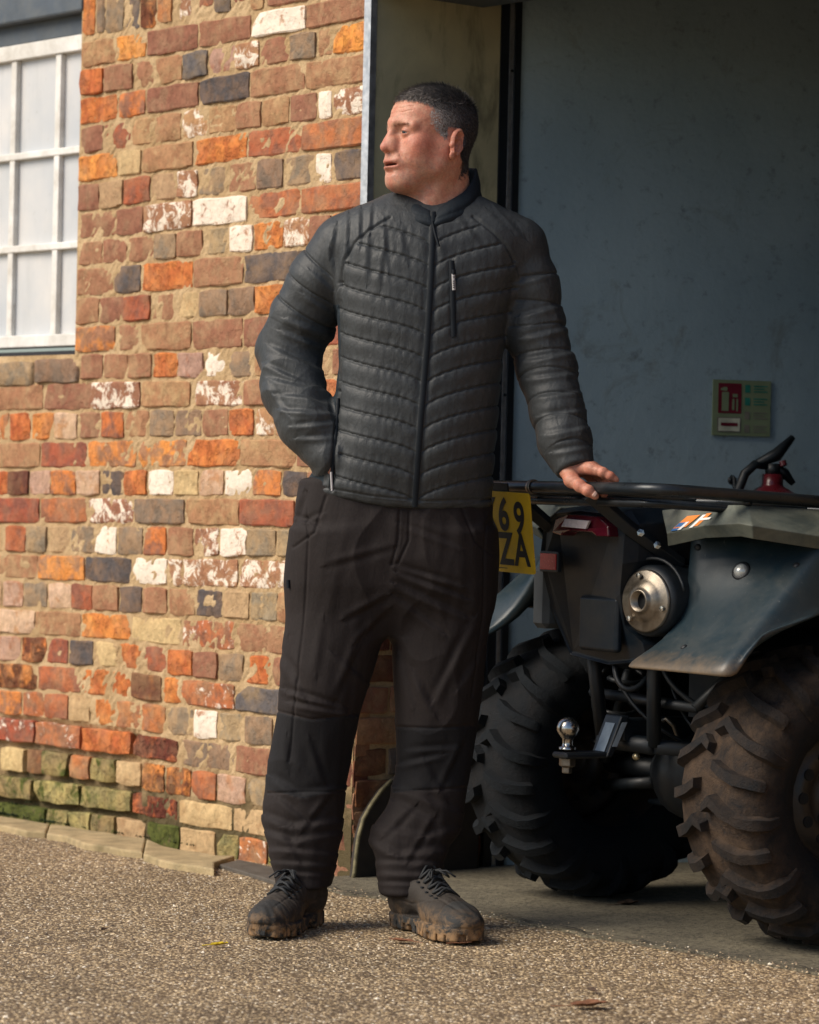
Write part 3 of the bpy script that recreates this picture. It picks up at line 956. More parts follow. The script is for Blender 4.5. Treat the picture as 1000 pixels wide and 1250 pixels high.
def tyre_mesh(r0, width, nl, seed):
    """carcass of revolution about +Y with chevron lugs; returns verts, faces, mud weights"""
    rg = random.Random(seed)
    hw = width / 2
    prof = [(-.72 * hw, .46), (-.86 * hw, .50), (-1.0 * hw, .60), (-1.05 * hw, .70), (-1.0 * hw, .80), (-.86 * hw, .875), (-.6 * hw, .905), (-.3 * hw, .915), (0, .92)]
    prof = prof + [(-w, r) for w, r in prof[-2::-1]]
    prof = [(w, r * r0) for w, r in prof]
    n = 72
    V = []; F = []; A = []
    m = len(prof)
    for k in range(n):
        a = 2 * math.pi * k / n
        for (w, r) in prof:
            rr = r + rg.uniform(-.0015, .0015)
            V.append(V3(rr * math.cos(a), w, rr * math.sin(a)))
            A.append(min(1.0, max(0.15, (r / r0 - .55) * 3.2)))
    for k in range(n):
        l = (k + 1) % n
        for j in range(m - 1):
            F.append((k * m + j, k * m + j + 1, l * m + j + 1, l * m + j))
    def carc(w):
        tr = [p for p in prof if p[1] >= .79 * r0]
        return float(np.interp(w, [p[0] for p in tr], [p[1] for p in tr]))
    h0 = r0 * .078
    for i in range(nl):
        for sgn in (-1, 1):
            a0 = 2 * math.pi * (i + (.5 if sgn > 0 else 0)) / nl
            kind = i % 2
            # path across the tread: (w fraction, dtheta, height factor, half width)
            if kind == 0:
                path = [(.02, .02, 1.0, .010), (.22, -.03, 1.05, .013), (.50, .045, 1.0, .012), (.78, .10, 1.0, .012), (.93, .12, .95, .013), (1.0, .125, .9, .013)]
            else:
                path = [(.20, .0, 1.0, .011), (.45, .05, 1.0, .012), (.70, .085, 1.0, .013), (.93, .10, .95, .012), (1.0, .105, .95, .012)]
            pts = []
            for (wf, dt, hf, hwid) in path:
                w = sgn * wf * hw * .98
                rb = carc(w) - .004
                ang = -.0 if wf < .6 else (wf - .6) * 2.2
                nrm = (math.sin(ang) * sgn, math.cos(ang))       # (w, r)
                pts.append((w, rb, a0 + dt, nrm, h0 * hf, hwid))
            # down the side wall
            if kind == 0:
                pts.append((sgn * hw * 1.06, r0 * .76, a0 + .14, (sgn * .95, .25), h0 * .42, .011))
                pts.append((sgn * hw * 1.05, r0 * .67, a0 + .135, (sgn * 1, 0), h0 * .12, .008))
            else:
                pts.append((sgn * hw * 1.06, r0 * .80, a0 + .11, (sgn * .9, .4), h0 * .45, .010))
            b = len(V)
            for (w, rb, th, nr, h, hwid) in pts:
                hwid = hwid * r0 / .318
                for (du, dn) in ((-1.25, 0), (-.85, 1), (.85, 1), (1.25, 0)):
                    r = rb + nr[1] * h * dn
                    ww = w + nr[0] * h * dn
                    t = th + du * hwid / max(r, .1)
                    jit = rg.uniform(-.0012, .0012)
                    V.append(V3((r + jit) * math.cos(t), ww + jit, (r + jit) * math.sin(t)))
                    A.append(.42 if dn else 1.0)
            q = len(pts)
            for j in range(q - 1):
                for e in range(3):
                    F.append((b + j * 4 + e, b + j * 4 + e + 1, b + (j + 1) * 4 + e + 1, b + (j + 1) * 4 + e))
            F.append((b, b + 3, b + 2, b + 1)); e = b + (q - 1) * 4
            F.append((e, e + 1, e + 2, e + 3))
    return V, F, A

def add_wheel(x, r, rad, width, out, seed, roll, mudk=1.0):
    """out: +1 when the outer face looks to the right side of the quad"""
    c = Q(x, r, rad - .004)
    w = empty('wheel', c)
    w.parent = quad; w.matrix_parent_inverse = Matrix.Translation(-QO)
    base = QM.to_3x3().to_4x4()
    M = Matrix.Translation(c) @ base @ Matrix.Rotation(roll, 4, 'Y')
    V, F, A = tyre_mesh(rad, width, 23, seed)
    me = me_from([M @ v for v in V], F, 'tyre')
    at = me.attributes.new('mud', 'FLOAT', 'POINT'); at.data.foreach_set('value', [a * mudk for a in A])
    o = link('tyre', me, m_rub, w, True)
    md = o.modifiers.new('edge', 'EDGE_SPLIT'); md.split_angle = math.radians(48)
    ax = qdir(0, out, 0)
    mb = MB()
    R = rad * .47; h = width * .36
    prof = [(R * 1.00, -h), (R * 1.06, -h - .004), (R * 1.07, -h + .010), (R * .97, -h + .018), (R * .95, h - .05), (R * .965, h - .018), (R * 1.07, h - .010), (R * 1.085, h + .003), (R * 1.06, h + .008), (R * 1.0, h + .004), (R * .95, h - .012),
            (R * .91, h - .035), (R * .80, h - .040), (R * .74, h - .030), (R * .56, h - .026), (R * .50, h - .040), (R * .30, h - .040), (R * .29, h - .008), (R * .22, h - .002), (.0001, h - .002)]
    mb.smooth = True
    mb.lathe(prof, c, ax, 56)
    mb.build('rim', m_rim, w)
    mbh = MB()
    up = QM.to_3x3() @ V3(1, 0, 0)
    for k in range(12):
        a = 2 * math.pi * k / 12
        d = (V3(0, 0, 1) * math.cos(a) + up * math.sin(a))
        mbh.lathe([(.0001, 0), (.0125, 0), (.0125, .003), (.0001, .003)], c + d * R * .65 + ax * (h - .0285), ax, 12)
    mbh.build('vent_hole', simple_dark, w)['kind'] = 'stuff'
    for k in range(4):
        a = 2 * math.pi * (k + .5) / 4
        d = (V3(0, 0, 1) * math.cos(a) + up * math.sin(a))
        mbn = MB()
        mbn.lathe([(.010, 0), (.010, .012), (.007, .016), (.0001, .016)], c + d * R * .40 + ax * (h - .041), ax, 6)
        mbn.build('wheel_nut', m_chrome, w)
    return w
simple_dark = simple('deep shadow black', (.004, .005, .006), .8)
add_wheel(0, .44, .324, .262, 1, 1, .1)
add_wheel(0, -.44, .324, .262, -1, 2, .33, .12)
add_wheel(1.28, .45, .315, .20, 1, 3, .2)
add_wheel(1.28, -.45, .315, .20, -1, 4, .5)

# ---- body panels
def loft(mb, secs, closed=False, cap=True):
    n = len(secs[0]); m = len(secs)
    v = [p for s_ in secs for p in s_]
    f = []
    for i in range(m - 1):
        for k in range(n if closed else n - 1):
            l = (k + 1) % n
            f.append((i * n + k, i * n + l, (i + 1) * n + l, (i + 1) * n + k))
    if closed and cap:
        f.append(tuple(range(n))[::-1]); f.append(tuple((m - 1) * n + k for k in range(n)))
    mb.add(v, f)

def shell_obj(name, secs, mat, parent, th=.005, bevel=0, sub=2):
    mb = MB(); loft(mb, secs)
    o = mb.build(name, mat, parent, smooth=True)
    if sub:
        md = o.modifiers.new('sub', 'SUBSURF'); md.levels = sub; md.render_levels = sub
    md = o.modifiers.new('solid', 'SOLIDIFY'); md.thickness = th; md.offset = 0
    return o

for side in (1, -1):
    P = lambda x, r, z: Q(x, side * r, z)
    # rear mudguard: curved rear flap that turns into the outer flank over the tyre
    def row(z, xi, xo, ro, xs):
        # points from the inner edge, along the rear face to the crease, then forward on the flank
        ri = .235 if side > 0 else .30 + max(0, .86 - z) * .62
        return [P(xi + .03, ri - .012, z + .005), P(xi, ri, z), P(xi, ri + .012, z), P((xi + xo) / 2, (ri + ro) / 2, z), P(xo, ro - .022, z), P(xo + .004, ro, z), P(xo + .03, ro + .006, z),
                P((xo + xs) / 2, ro + .010, z + .0), P(xs, ro + .008, z)]
    rows = []
    for (z, xi, xo, ro) in ((.880, -.210, -.035, .492), (.82, -.212, -.098, .505), (.75, -.218, -.178, .52), (.68, -.240, -.255, .535), (.635, -.280, -.312, .55), (.606, -.335, -.344, .556), (.590, -.362, -.352, .558), (.582, -.366, -.350, .556)):
        xs = .12 if z > .76 else (-.02 if z > .70 else (xo + .20 if z > .65 else xo + .13 if z > .61 else xo + .09))
        rr = row(z, xi, xo, ro, xs)
        if z <= .72:      # lower edge climbs forward along the wheel arch
            k = max(0, (.735 - z))
            rr[-1] = P(xs, ro + .008, z + k * .42 + .012)
            rr[-2] = P((xo + xs) / 2, ro + .010, z + k * .2 + .005)
        rows.append(rr)
    shell_obj('rear_mudguard', rows, m_fend, quad, .006, sub=1)
    # wheel arch liner that joins the mudguards (dark)
    rows = []
    for k in range(9):
        a = math.radians(118 - k * 12)
        x = .40 * math.cos(a); z = .33 + .40 * math.sin(a)
        rows.append([P(x, .22, min(z, .86)), P(x, .40, min(z, .86)), P(x, .53, min(z + .0, .85))])
    shell_obj('arch_liner', rows, m_blk2, quad, .006, sub=1)
    # olive side deck
    top = [(-.285, .255, .868), (-.262, .36, .888), (-.245, .462, .894), (-.235, .490, .890), (-.06, .515, .868), (.14, .520, .860), (.42, .50, .870)]
    inn = [(-.262, .20, .915), (-.235, .30, .926), (-.215, .400, .930), (-.20, .425, .930), (-.04, .44, .925), (.14, .44, .920), (.42, .42, .915)]
    far = [(-.20, .16, .915), (-.18, .20, .92), (-.15, .22, .92), (-.12, .22, .92), (0, .22, .92), (.14, .22, .92), (.42, .22, .915)]
    low = [(x + .012, r - .012, z - .026) for x, r, z in top]
    mb = MB()
    loft(mb, [[P(*p) for p in low], [P(*p) for p in top], [P(*p) for p in inn], [P(*p) for p in far]])
    o = mb.build('side_deck', m_olive, quad)
    md = o.modifiers.new('solid', 'SOLIDIFY'); md.thickness = .006; md.offset = 0
    md = o.modifiers.new('bevel', 'BEVEL'); md.width = .005; md.segments = 2; md.angle_limit = math.radians(20)
    # front mudguards (beyond the frame)
    rows = []
    for k in range(8):
        a = math.radians(170 - k * 20)
        x = 1.28 + .42 * math.cos(a); z = .36 + .40 * math.sin(a)
        rows.append([P(x, .18, z + .03), P(x, .42, z + .02), P(x, .56, z - .01)])
    shell_obj('front_mudguard', rows, m_fend, quad, .006, sub=1)
# centre body tail
def tail_ring(x, pts): return [Q(x, r, z) for r, z in pts]
t0 = [(-.11, .905), (.0, .912), (.13, .905), (.165, .875), (.160, .80), (.128, .735), (.118, .665), (.175, .632), (.180, .592), (.02, .575), (-.125, .590), (-.160, .68), (-.168, .80), (-.155, .875)]
secs = []
for x, k, dz in ((-.330, .97, 0), (-.337, 1.0, 0), (-.30, 1.06, .003), (-.18, 1.12, .008), (.0, 1.15, .008), (.35, 1.1, 0)):
    secs.append([Q(x + (.055 * max(0, (.80 - z)) / .2 if x < -.25 else 0), .02 + (r - .02) * k, .75 + (z - .75) * k + dz) for r, z in t0])
mb = MB(); loft(mb, secs, True)
o = mb.build('tail_panel', m_blk, quad, bevel=.008)
for p in o.data.polygons: p.use_smooth = False
# recessed lower tail plate and left side box
mb = MB(); mb.M = QM
mb.box((-.300, -.03, .665), (.02, .15, .12), bev=.006)
mb.build('tail_lower_plate', m_blk, quad, bevel=.002)
mb = MB(); mb.M = QM
mb.box((-.255, .195, .715), (.13, .06, .14), bev=.012)
mb.build('side_box', simple('dusty dark plastic', (.045, .052, .056), .6, vary=.3, scale=18), quad)
# tail light cluster
mb = MB()
def tl(r, z, x=-.352): return Q(x, r, z)
out = [(-.095, .862), (-.078, .893), (-.02, .903), (.09, .901), (.128, .880), (.130, .858), (.09, .858), (.075, .866), (.0, .868), (-.04, .862), (-.05, .856)]
mb.prism([Q(-.366 + abs(r - .02) * .12, r, z) for r, z in out], qdir(.05, 0, 0))
o = mb.build('tail_light', m_redd, quad, bevel=.003)
mb = MB()
mb.prism([Q(-.3675, -.035, .876), Q(-.3675, -.02, .894), Q(-.3665, .075, .891), Q(-.366, .06, .873)], qdir(.006, 0, 0))
mb.build('white_lens', m_white, o, bevel=.001)
# side reflector
mb = MB(); mb.M = QM
mb.box((-.338, .118, .797), (.012, .074, .046), bev=.002)
o = mb.build('reflector_surround', m_blk2, quad)
mb = MB(); mb.M = QM
mb.box((-.3445, .118, .797), (.004, .064, .036), bev=.001)
mb.build('reflector', m_red, o)
# silencer with bolted end cap
ax = (qdir(-1, .24, 0)).normalized()
c = Q(-.292, .194, .722)
mb = MB(); mb.smooth = True
mb.lathe([(.074, -.40), (.078, -.30), (.078, -.012), (.074, -.003), (.068, 0)], c, ax, 40)
mf = mb.build('silencer', m_blk2, quad)
mb = MB(); mb.smooth = True
mb.lathe([(.067, -.002), (.068, .004), (.064, .007), (.049, .006), (.044, .012), (.031, .019), (.0255, .021), (.025, .028), (.0205, .029), (.0195, .006), (.0001, .004)], c, ax, 48)
ec = mb.build('end_cap', m_alu, mf)
e1 = ax.cross(V3(0, 0, 1)).normalized(); e2 = V3(0, 0, 1)
for k in range(3):
    a = math.radians(75 + 120 * k)
    mb = MB(); mb.lathe([(.0062, 0), (.0062, .006), (.0001, .0065)], c + (e1 * math.cos(a) + e2 * math.sin(a)) * .056 + ax * .009, ax, 6)
    mb.build('bolt', m_chrome, ec)
mb = MB(); mb.smooth = True; mb.lathe([(.0001, 0), (.0215, 0), (.0215, .001), (.0001, .001)], c + ax * .007, ax, 24)
mb.build('pipe_bore', simple_dark, ec)
# heat guard arc over the silencer
mb = MB(); mb.smooth = True
mb.tube([c + (e1 * math.cos(a) + e2 * math.sin(a)) * .092 - ax * .02 for a in np.linspace(math.radians(20), math.radians(165), 14)], .004, 6)
mb.build('guard_ring', m_blk2, quad)
# round reflector on the near flap
bpy.context.view_layer.update()
_dg = bpy.context.evaluated_depsgraph_get()
def quad_hit(px, py):
    d = ray(px, py).normalized()
    ok, loc, nn, ii, ob, mm_ = S.ray_cast(_dg, V3(0, 0, CAMH), d)
    return (loc, nn if nn.dot(d) < 0 else -nn)
c, ax = quad_hit(905, 697)
mb = MB(); mb.smooth = True
mb.lathe([(.022, -.004), (.022, .002), (.018, .004), (.0155, .004)], c, ax, 24)
bo = mb.build('reflector_base', m_blk2, quad)
mb = MB(); mb.smooth = True
mb.lathe([(.0155, .003), (.013, .009), (.007, .0125), (.0001, .0135)], c, ax, 24)
mb.build('round_reflector', simple('cloudy reflector', (.50, .52, .50), .18, .3, vary=.3, scale=120), bo)
for px, py in ((852, 668), (972, 690), (835, 790)):
    c, ax = quad_hit(px, py)
    mb = MB(); mb.smooth = True
    mb.lathe([(.0075, -.001), (.0075, .002), (.004, .0035), (.0001, .004)], c, ax, 14)
    mb.build('fender_clip', m_blk2, quad)
# stickers on the deck corner
m_so, m_sw, m_sb = simple('orange sticker', (.72, .22, .03), .4, vary=.05), simple('white sticker', (.75, .74, .72), .4, vary=.05), simple('blue sticker', (.03, .13, .34), .4, vary=.05)
def deck_pt(u, v):
    """u across the rear lip of the deck, v from its lower edge to the upper"""
    a0, a1 = V3(-.285, .255, .868), V3(-.245, .462, .894)
    b0_, b1_ = V3(-.262, .20, .915), V3(-.215, .400, .930)
    p = (a0.lerp(a1, u)).lerp(b0_.lerp(b1_, u), v)
    return Q(p.x, p.y, p.z) + qdir(-.55, .1, .45).normalized() * .0052
for nm, quadp, mt in (('sticker', [(.10, .12), (.28, .12), (.52, .62), (.34, .62)], m_so), ('sticker', [(.06, .02), (.15, .02), (.30, .34), (.21, .34)], m_sb), ('sticker', [(.155, .02), (.20, .02), (.35, .34), (.305, .34)], m_sw),
                      ('sticker', [(.37, .10), (.44, .10), (.68, .66), (.61, .66)], m_so), ('sticker', [(.32, .05), (.365, .05), (.60, .60), (.555, .60)], m_sw), ('sticker', [(.45, .34), (.62, .34), (.66, .44), (.49, .44)], m_sw)):
    mb = MB(); pts = [deck_pt(u, v) for u, v in quadp]
    if mt is m_sw: pts = [p + qdir(-.5, 0, .5) * .0006 for p in pts]
    mb.add(pts, [(0, 1, 2, 3)])
    mb.build(nm, mt, quad)
# loose cables and hoses low down
cr2 = random.Random(4)
for k, pp in enumerate(([(-.21, -.05, .58), (-.24, .02, .50), (-.20, .08, .44), (-.10, .10, .40)], [(-.2, .12, .60), (-.23, .16, .52), (-.12, .22, .46), (.02, .30, .42)],
        [(-.18, -.12, .56), (-.22, -.18, .48), (-.1, -.26, .40), (0, -.30, .38)], [(-.26, .03, .575), (-.28, .06, .52), (-.25, .09, .50), (-.2, .08, .56)], [(-.12, .04, .55), (-.16, .16, .40), (-.05, .2, .36), (.1, .15, .42)])):
    pts_ = [Q(*p) for p in pp]
    cc = []
    for a in np.linspace(0, 1, 13):
        b_ = [p.copy() for p in pts_]
        while len(b_) > 1: b_ = [b_[i].lerp(b_[i + 1], a) for i in range(len(b_) - 1)]
        cc.append(b_[0])
    mb = MB(); mb.smooth = True; mb.tube(cc, .0045 + .002 * (k % 2), 8)
    mb.build('cable', m_blk2, quad)
# rear rack
rack = empty('rear_rack', Q(-.1, 0, .95)); rack.parent = quad; rack.matrix_parent_inverse = Matrix.Translation(-QO)
def rz(x): return .962 - (x + .43) * .045
def rack_part(name, pts, rad, n=12, mat=None):
    mb = MB(); mb.smooth = True
    mb.tube(pts, rad, n)
    o = mb.build(name, mat or m_blk2, rack)
    return o
def rl(x, r, dz=0): return Q(x, r, rz(x) + dz)
def arc_corner(cx, cr, rad, a0, a1, dz=0, n=6):
    return [rl(cx + rad * math.cos(a), cr + rad * math.sin(a), dz) for a in np.linspace(a0, a1, n)]
loop = [rl(.45, -.44)] + arc_corner(-.35, -.36, .08, -math.pi / 2, -math.pi, 0) + arc_corner(-.35, .345, .08, math.pi, math.pi / 2, 0) + [rl(-.1, .43), rl(.45, .44)]
m_rack = simple('powder coated rack tube', (.009, .014, .019), .32, .3, vary=.25, scale=30, bump=.0003, dirt=lin(70, 66, 60), dirtamt=.35)
rack_part('rack_rail', loop, .0135, 14, m_rack)
loop2 = [rl(.44, -.40, -.028)] + [rl(-.39, -.39, -.028), rl(-.405, -.36, -.028), rl(-.405, .33, -.028), rl(-.39, .37, -.028)] + [rl(.44, .40, -.028)]
rack_part('rack_rail', loop2, .0095, 10, m_rack)
for r in (-.24, -.08, .08, .24):
    rack_part('rack_bar', [rl(-.43, r, -.004), rl(.44, r, -.022)], .008, 10, m_rack)
for x in (-.2, .1, .4):
    rack_part('rack_bar', [rl(x, -.43, -.014), rl(x, .43, -.014)], .008, 10, m_rack)
for r in (-.16, .16):
    mb = MB()
    c0, c1, c2 = V3(-.425, r, rz(-.42) - .01), V3(-.33, r + .012, .88), V3(-.20, r + .03, .80)
    mb.smooth = False
    mb.tube([Q(*c0), Q(*c1), Q(*c2)], [.020, .018, .017], 4, up=(0, 0, 1))
    mb.build('rack_bracket', m_blk2, rack, bevel=.003)
    for cc in (V3(-.315, r + .036, .868), V3(-.275, r + .042, .842)):
        mb = MB(); mb.lathe([(.0085, 0), (.0085, .006), (.0001, .007)], Q(*cc), qdir(-.4, .9, .1), 6)
        mb.build('bolt', m_chrome, rack)
# clamp ring where the plate hangs
pl_r = -.145
mb = MB(); mb.smooth = True
mb.lathe([(.0145, -.006), (.0165, -.006), (.0165, .006), (.0145, .006)], rl(-.43, -.055), qdir(0, 1, 0), 16)
mb.build('clamp', m_alu, rack)
# number plate
pn = (qdir(-1, .16, 0) + V3(0, 0, -.16)).normalized()          # faces back, leaning
px_ = V3(0, 0, 1).cross(pn).normalized()                        # reading direction
pu = pn.cross(px_).normalized()
px_, pu = (px_ * math.cos(.03) - pu * math.sin(.03)), (pu * math.cos(.03) + px_ * math.sin(.03))
pc = Q(-.462, -.146, .862)
m_yel = simple('yellow plate', (.72, .45, .014), .45, vary=.06, scale=30, dirt=lin(150, 120, 60), dirtamt=.35)
m_ink = simple('black plate lettering', (.010, .010, .012), .5)
mb = MB()
def rrect(w, h, rad, n=4):
    out = []
    for cx, cy, a0 in ((w / 2 - rad, h / 2 - rad, 0), (-w / 2 + rad, h / 2 - rad, 90), (-w / 2 + rad, -h / 2 + rad, 180), (w / 2 - rad, -h / 2 + rad, 270)):
        for k in range(n + 1):
            a = math.radians(a0 + 90 * k / n)
            out.append((cx + rad * math.cos(a), cy + rad * math.sin(a)))
    return out
mb.prism([pc + px_ * a + pu * b for a, b in rrect(.229, .180, .007)], -pn * .003)
plate = mb.build('number_plate', m_yel, quad)

def text_mesh(name, s, size, origin, ex, ey, en, mat, parent, sx=1.0, bold=.0, ext=.0006, spacing=1.0):
    cu = bpy.data.curves.new(name, 'FONT')
    cu.body = s; cu.size = size; cu.offset = bold; cu.extrude = 0; cu.align_x = 'CENTER'; cu.align_y = 'CENTER'; cu.space_character = spacing
    t = bpy.data.objects.new('tmp', cu)
    COL.objects.link(t)
    bpy.context.view_layer.update()
    dg = bpy.context.evaluated_depsgraph_get()
    me = bpy.data.meshes.new_from_object(t.evaluated_get(dg))
    bpy.data.objects.remove(t)
    M = Matrix((ex * sx, ey, en)).transposed().to_4x4()
    M.translation = origin
    me.transform(M)
    me.name = name
    me.materials.clear()
    return link(name, me, mat, parent)
for k, ch in enumerate('YX69'):
    o_ = pc + pn * .0009 + pu * .036 + px_ * (-.0775 + .0515 * k)
    if ch == '9': text_mesh('lettering', '6', .100, o_ + pu * .001, -px_, -pu, pn, m_ink, plate, .72, .0026)
    else: text_mesh('lettering', ch, .100, o_, px_, pu, pn, m_ink, plate, .72, .0026)
for k, ch in enumerate('BZA'):
    text_mesh('lettering', ch, .100, pc + pn * .0009 - pu * .041 + px_ * (-.026 + .0515 * k), px_, pu, pn, m_ink, plate, .72, .0026)
mb = MB()
for a, w in ((0, .05),):
    mb.add([pc + pn * .0009 + px_ * (a - w / 2) - pu * .0815, pc + pn * .0009 + px_ * (a + w / 2) - pu * .0815, pc + pn * .0009 + px_ * (a + w / 2) - pu * .0800, pc + pn * .0009 + px_ * (a - w / 2) - pu * .0800], [(0, 1, 2, 3)])
mb.build('maker_line', m_ink, plate)
mb = MB()
mb.prism([pc - pn * .004 + px_ * a + pu * b for a, b in ((-.04, .05), (.04, .05), (.04, .108), (-.04, .108))], -pn * .004)
mb.build('plate_bracket', m_blk2, quad)
# tow hitch
hitch = empty('tow_hitch', Q(-.2, 0, .40)); hitch.parent = quad; hitch.matrix_parent_inverse = Matrix.Translation(-QO)
HB = Q(-.352, -.012, .434)
mb = MB(); mb.smooth = True
mb.lathe([(.0001, .025), (.008, .0236), (.0155, .0196), (.0215, .0125), (.0248, .003), (.0248, -.004), (.0215, -.0125), (.0165, -.0188), (.0125, -.023), (.0115, -.034), (.014, -.040), (.019, -.041), (.019, -.046)], HB, (0, 0, 1), 32)
mb.build('tow_ball', m_chrome, hitch)
mb = MB(); mb.M = QM
mb.box((-.325, 0, .376), (.115, .058, .013), bev=.004)
mb.build('tow_tongue', m_blk2, hitch)
mb = MB(); mb.smooth = False
mb.lathe([(.0001, 0), (.019, 0), (.019, .018), (.012, .020), (.012, .034), (.0001, .034)], HB + V3(0, 0, -.065), (0, 0, -1), 6)
mb.build('ball_nut', m_alu, hitch, bevel=.002)
mb = MB()
mb.prism([Q(-.278, -.032, .372), Q(-.262, -.032, .372), Q(-.218, -.032, .462), Q(-.240, -.032, .462)], qdir(0, .064, 0))
o = mb.build('drop_plate', m_blk2, hitch, bevel=.003)
mb = MB()
mb.prism([Q(-.2655, .0335, .395), Q(-.2525, .0335, .395), Q(-.2265, .0335, .448), Q(-.2400, .0335, .448)], qdir(0, .0006, 0))
mb.build('maker_label', simple('grey label', (.30, .34, .37), .4), o)
mb = MB()
mb.prism([Q(-.2745, -.018, .383), Q(-.2745, .018, .383), Q(-.2480, .018, .445), Q(-.2480, -.018, .445)], qdir(-.0010, 0, .0004))
mb.build('maker_label', simple('grey label face', (.20, .24, .27), .4), o)
mb = MB(); mb.M = QM
mb.box((-.13, 0, .43), (.20, .05, .05), bev=.004)
mb.build('receiver_tube', m_blk2, hitch)
for k, (x, z) in enumerate(((-.20, .372), (-.055, .372))):
    mb = MB(); mb.smooth = True
    mb.lathe([(.0001, .012), (.006, .011), (.0085, .006), (.0085, 0)], Q(x, .03, z), qdir(0, 1, 0), 10)
    mb.build('bolt', simple('brass bolt', (.50, .42, .26), .35, .8), hitch)
mb = MB(); mb.smooth = True
mb.tube([Q(-.13, .032, .45), Q(-.13, .045, .455), Q(-.115, .052, .44), Q(-.10, .05, .41), Q(-.105, .048, .385)], .005, 8)
mb.build('hitch_pin', m_alu, hitch)
# running gear
mb = MB(); mb.smooth = True
mb.tube([Q(0, -.36, .322), Q(0, -.12, .322)], .024, 12); mb.tube([Q(0, .36, .322), Q(0, .12, .322)], .024, 12)
mb.lathe([(.02, -.15), (.05, -.13), (.055, -.08), (.10, -.05), (.11, 0), (.10, .05), (.055, .08), (.05, .13), (.02, .15)], Q(0, 0, .325), qdir(0, 1, 0), 20)
mb.build('rear_axle', m_blk2, quad)
mb = MB(); mb.smooth = True
for s_ in (-1, 1):
    mb = MB(); mb.smooth = True
    mb.tube([Q(-.06, s_ * .10, .30), Q(-.03, s_ * .34, .27)], .014, 8); mb.tube([Q(.10, s_ * .10, .30), Q(.04, s_ * .34, .27)], .014, 8)
    mb.tube([Q(-.07, s_ * .12, .42), Q(-.04, s_ * .34, .38)], .012, 8)
    mb.build('suspension_arm', m_blk2, quad)
for s_ in (-1, 1):
    mb = MB(); mb.smooth = True
    a, b = Q(-.06, s_ * .30, .33), Q(-.03, s_ * .20, .66)
    d = (b - a)
    u = d.normalized().orthogonal(); w_ = d.normalized().cross(u)
    mb.tube([a + d * (k / 80) * .85 + d * .08 + (u * math.cos(k * .6) + w_ * math.sin(k * .6)) * .030 for k in range(81)], .0065, 6)
    mb.tube([a, b], .013, 8)
    mb.build('shock_absorber', m_blk2, quad)
mb = MB(); mb.smooth = True
for s_ in (-1, 1):
    mb.tube([Q(-.20, s_ * .10, .40), Q(.2, s_ * .13, .36), Q(1.3, s_ * .13, .34)], .017, 8)
    mb.tube([Q(-.20, s_ * .10, .40), Q(-.22, s_ * .12, .60), Q(-.1, s_ * .15, .78), Q(.4, s_ * .16, .80)], .016, 8)
mb.tube([Q(-.20, -.10, .40), Q(-.20, .10, .40)], .02, 8)
mb.tube([Q(-.22, -.12, .60), Q(-.22, .12, .60)], .016, 8)
mb.tube([Q(-.17, -.19, .50), Q(-.16, .21, .49)], .012, 8)
mb.tube([Q(-.17, .21, .49), Q(-.1, .23, .56), Q(.1, .22, .6)], .012, 8)
mb.build('chassis_frame', m_blk2, quad)
mb = MB(); mb.M = QM
mb.box((.55, 0, .45), (.62, .34, .34), bev=.05)
mb.box((.16, 0, .50), (.24, .30, .22), bev=.04)
mb.box((.62, .20, .50), (.22, .14, .22), bev=.05)
mb.build('engine', m_blk2, quad)
mb = MB(); mb.M = QM
mb.box((.55, 0, .245), (1.1, .42, .012), bev=.004)
mb.build('skid_plate', m_blk, quad)
mb = MB(); mb.M = QM
mb.box((.72, 0, .79), (.60, .26, .10), bev=.04); mb.box((.58, 0, .69), (.72, .34, .16), bev=.05)
mb.build('body_shell', m_fend, quad)
mb = MB(); mb.M = QM
mb.box((.32, 0, .88), (.62, .28, .10), bev=.045)
mb.build('seat', simple('seat vinyl', (.02, .02, .022), .5), quad)
mb = MB(); mb.M = QM
mb.box((1.22, 0, .80), (.50, .40, .16), bev=.06)
mb.build('front_cowl', m_fend, quad)
mb = MB(); mb.smooth = True
mb.tube([Q(.78, -.40, 1.07), Q(.84, -.22, 1.05), Q(.88, -.08, 1.02), Q(.88, .08, 1.02), Q(.84, .22, 1.05), Q(.78, .40, 1.07)], .012, 10)
mb.tube([Q(.88, 0, 1.02), Q(.98, 0, .80)], .022, 10)
mb.build('handlebar', m_blk2, quad)
for s_ in (-1, 1):
    mb = MB(); mb.smooth = True
    mb.tube([Q(.78, s_ * .41, 1.0705), Q(.80, s_ * .30, 1.061)], .018, 12); mb.build('grip', m_blk, quad)
mb = MB(); mb.smooth = True
mb.tube([Q(1.02, -.34, .95), Q(1.45, -.34, .95), Q(1.52, -.25, .95), Q(1.52, .25, .95), Q(1.45, .34, .95), Q(1.02, .34, .95)], .0125, 10, closed=True)
for r in (-.2, 0, .2): mb.tube([Q(1.02, r, .94), Q(1.52, r, .94)], .008, 8)
for r in (-.2, .2): mb.tube([Q(1.2, r, .94), Q(1.2, r, .86)], .010, 8)
mb.build('front_rack', m_rack, quad)

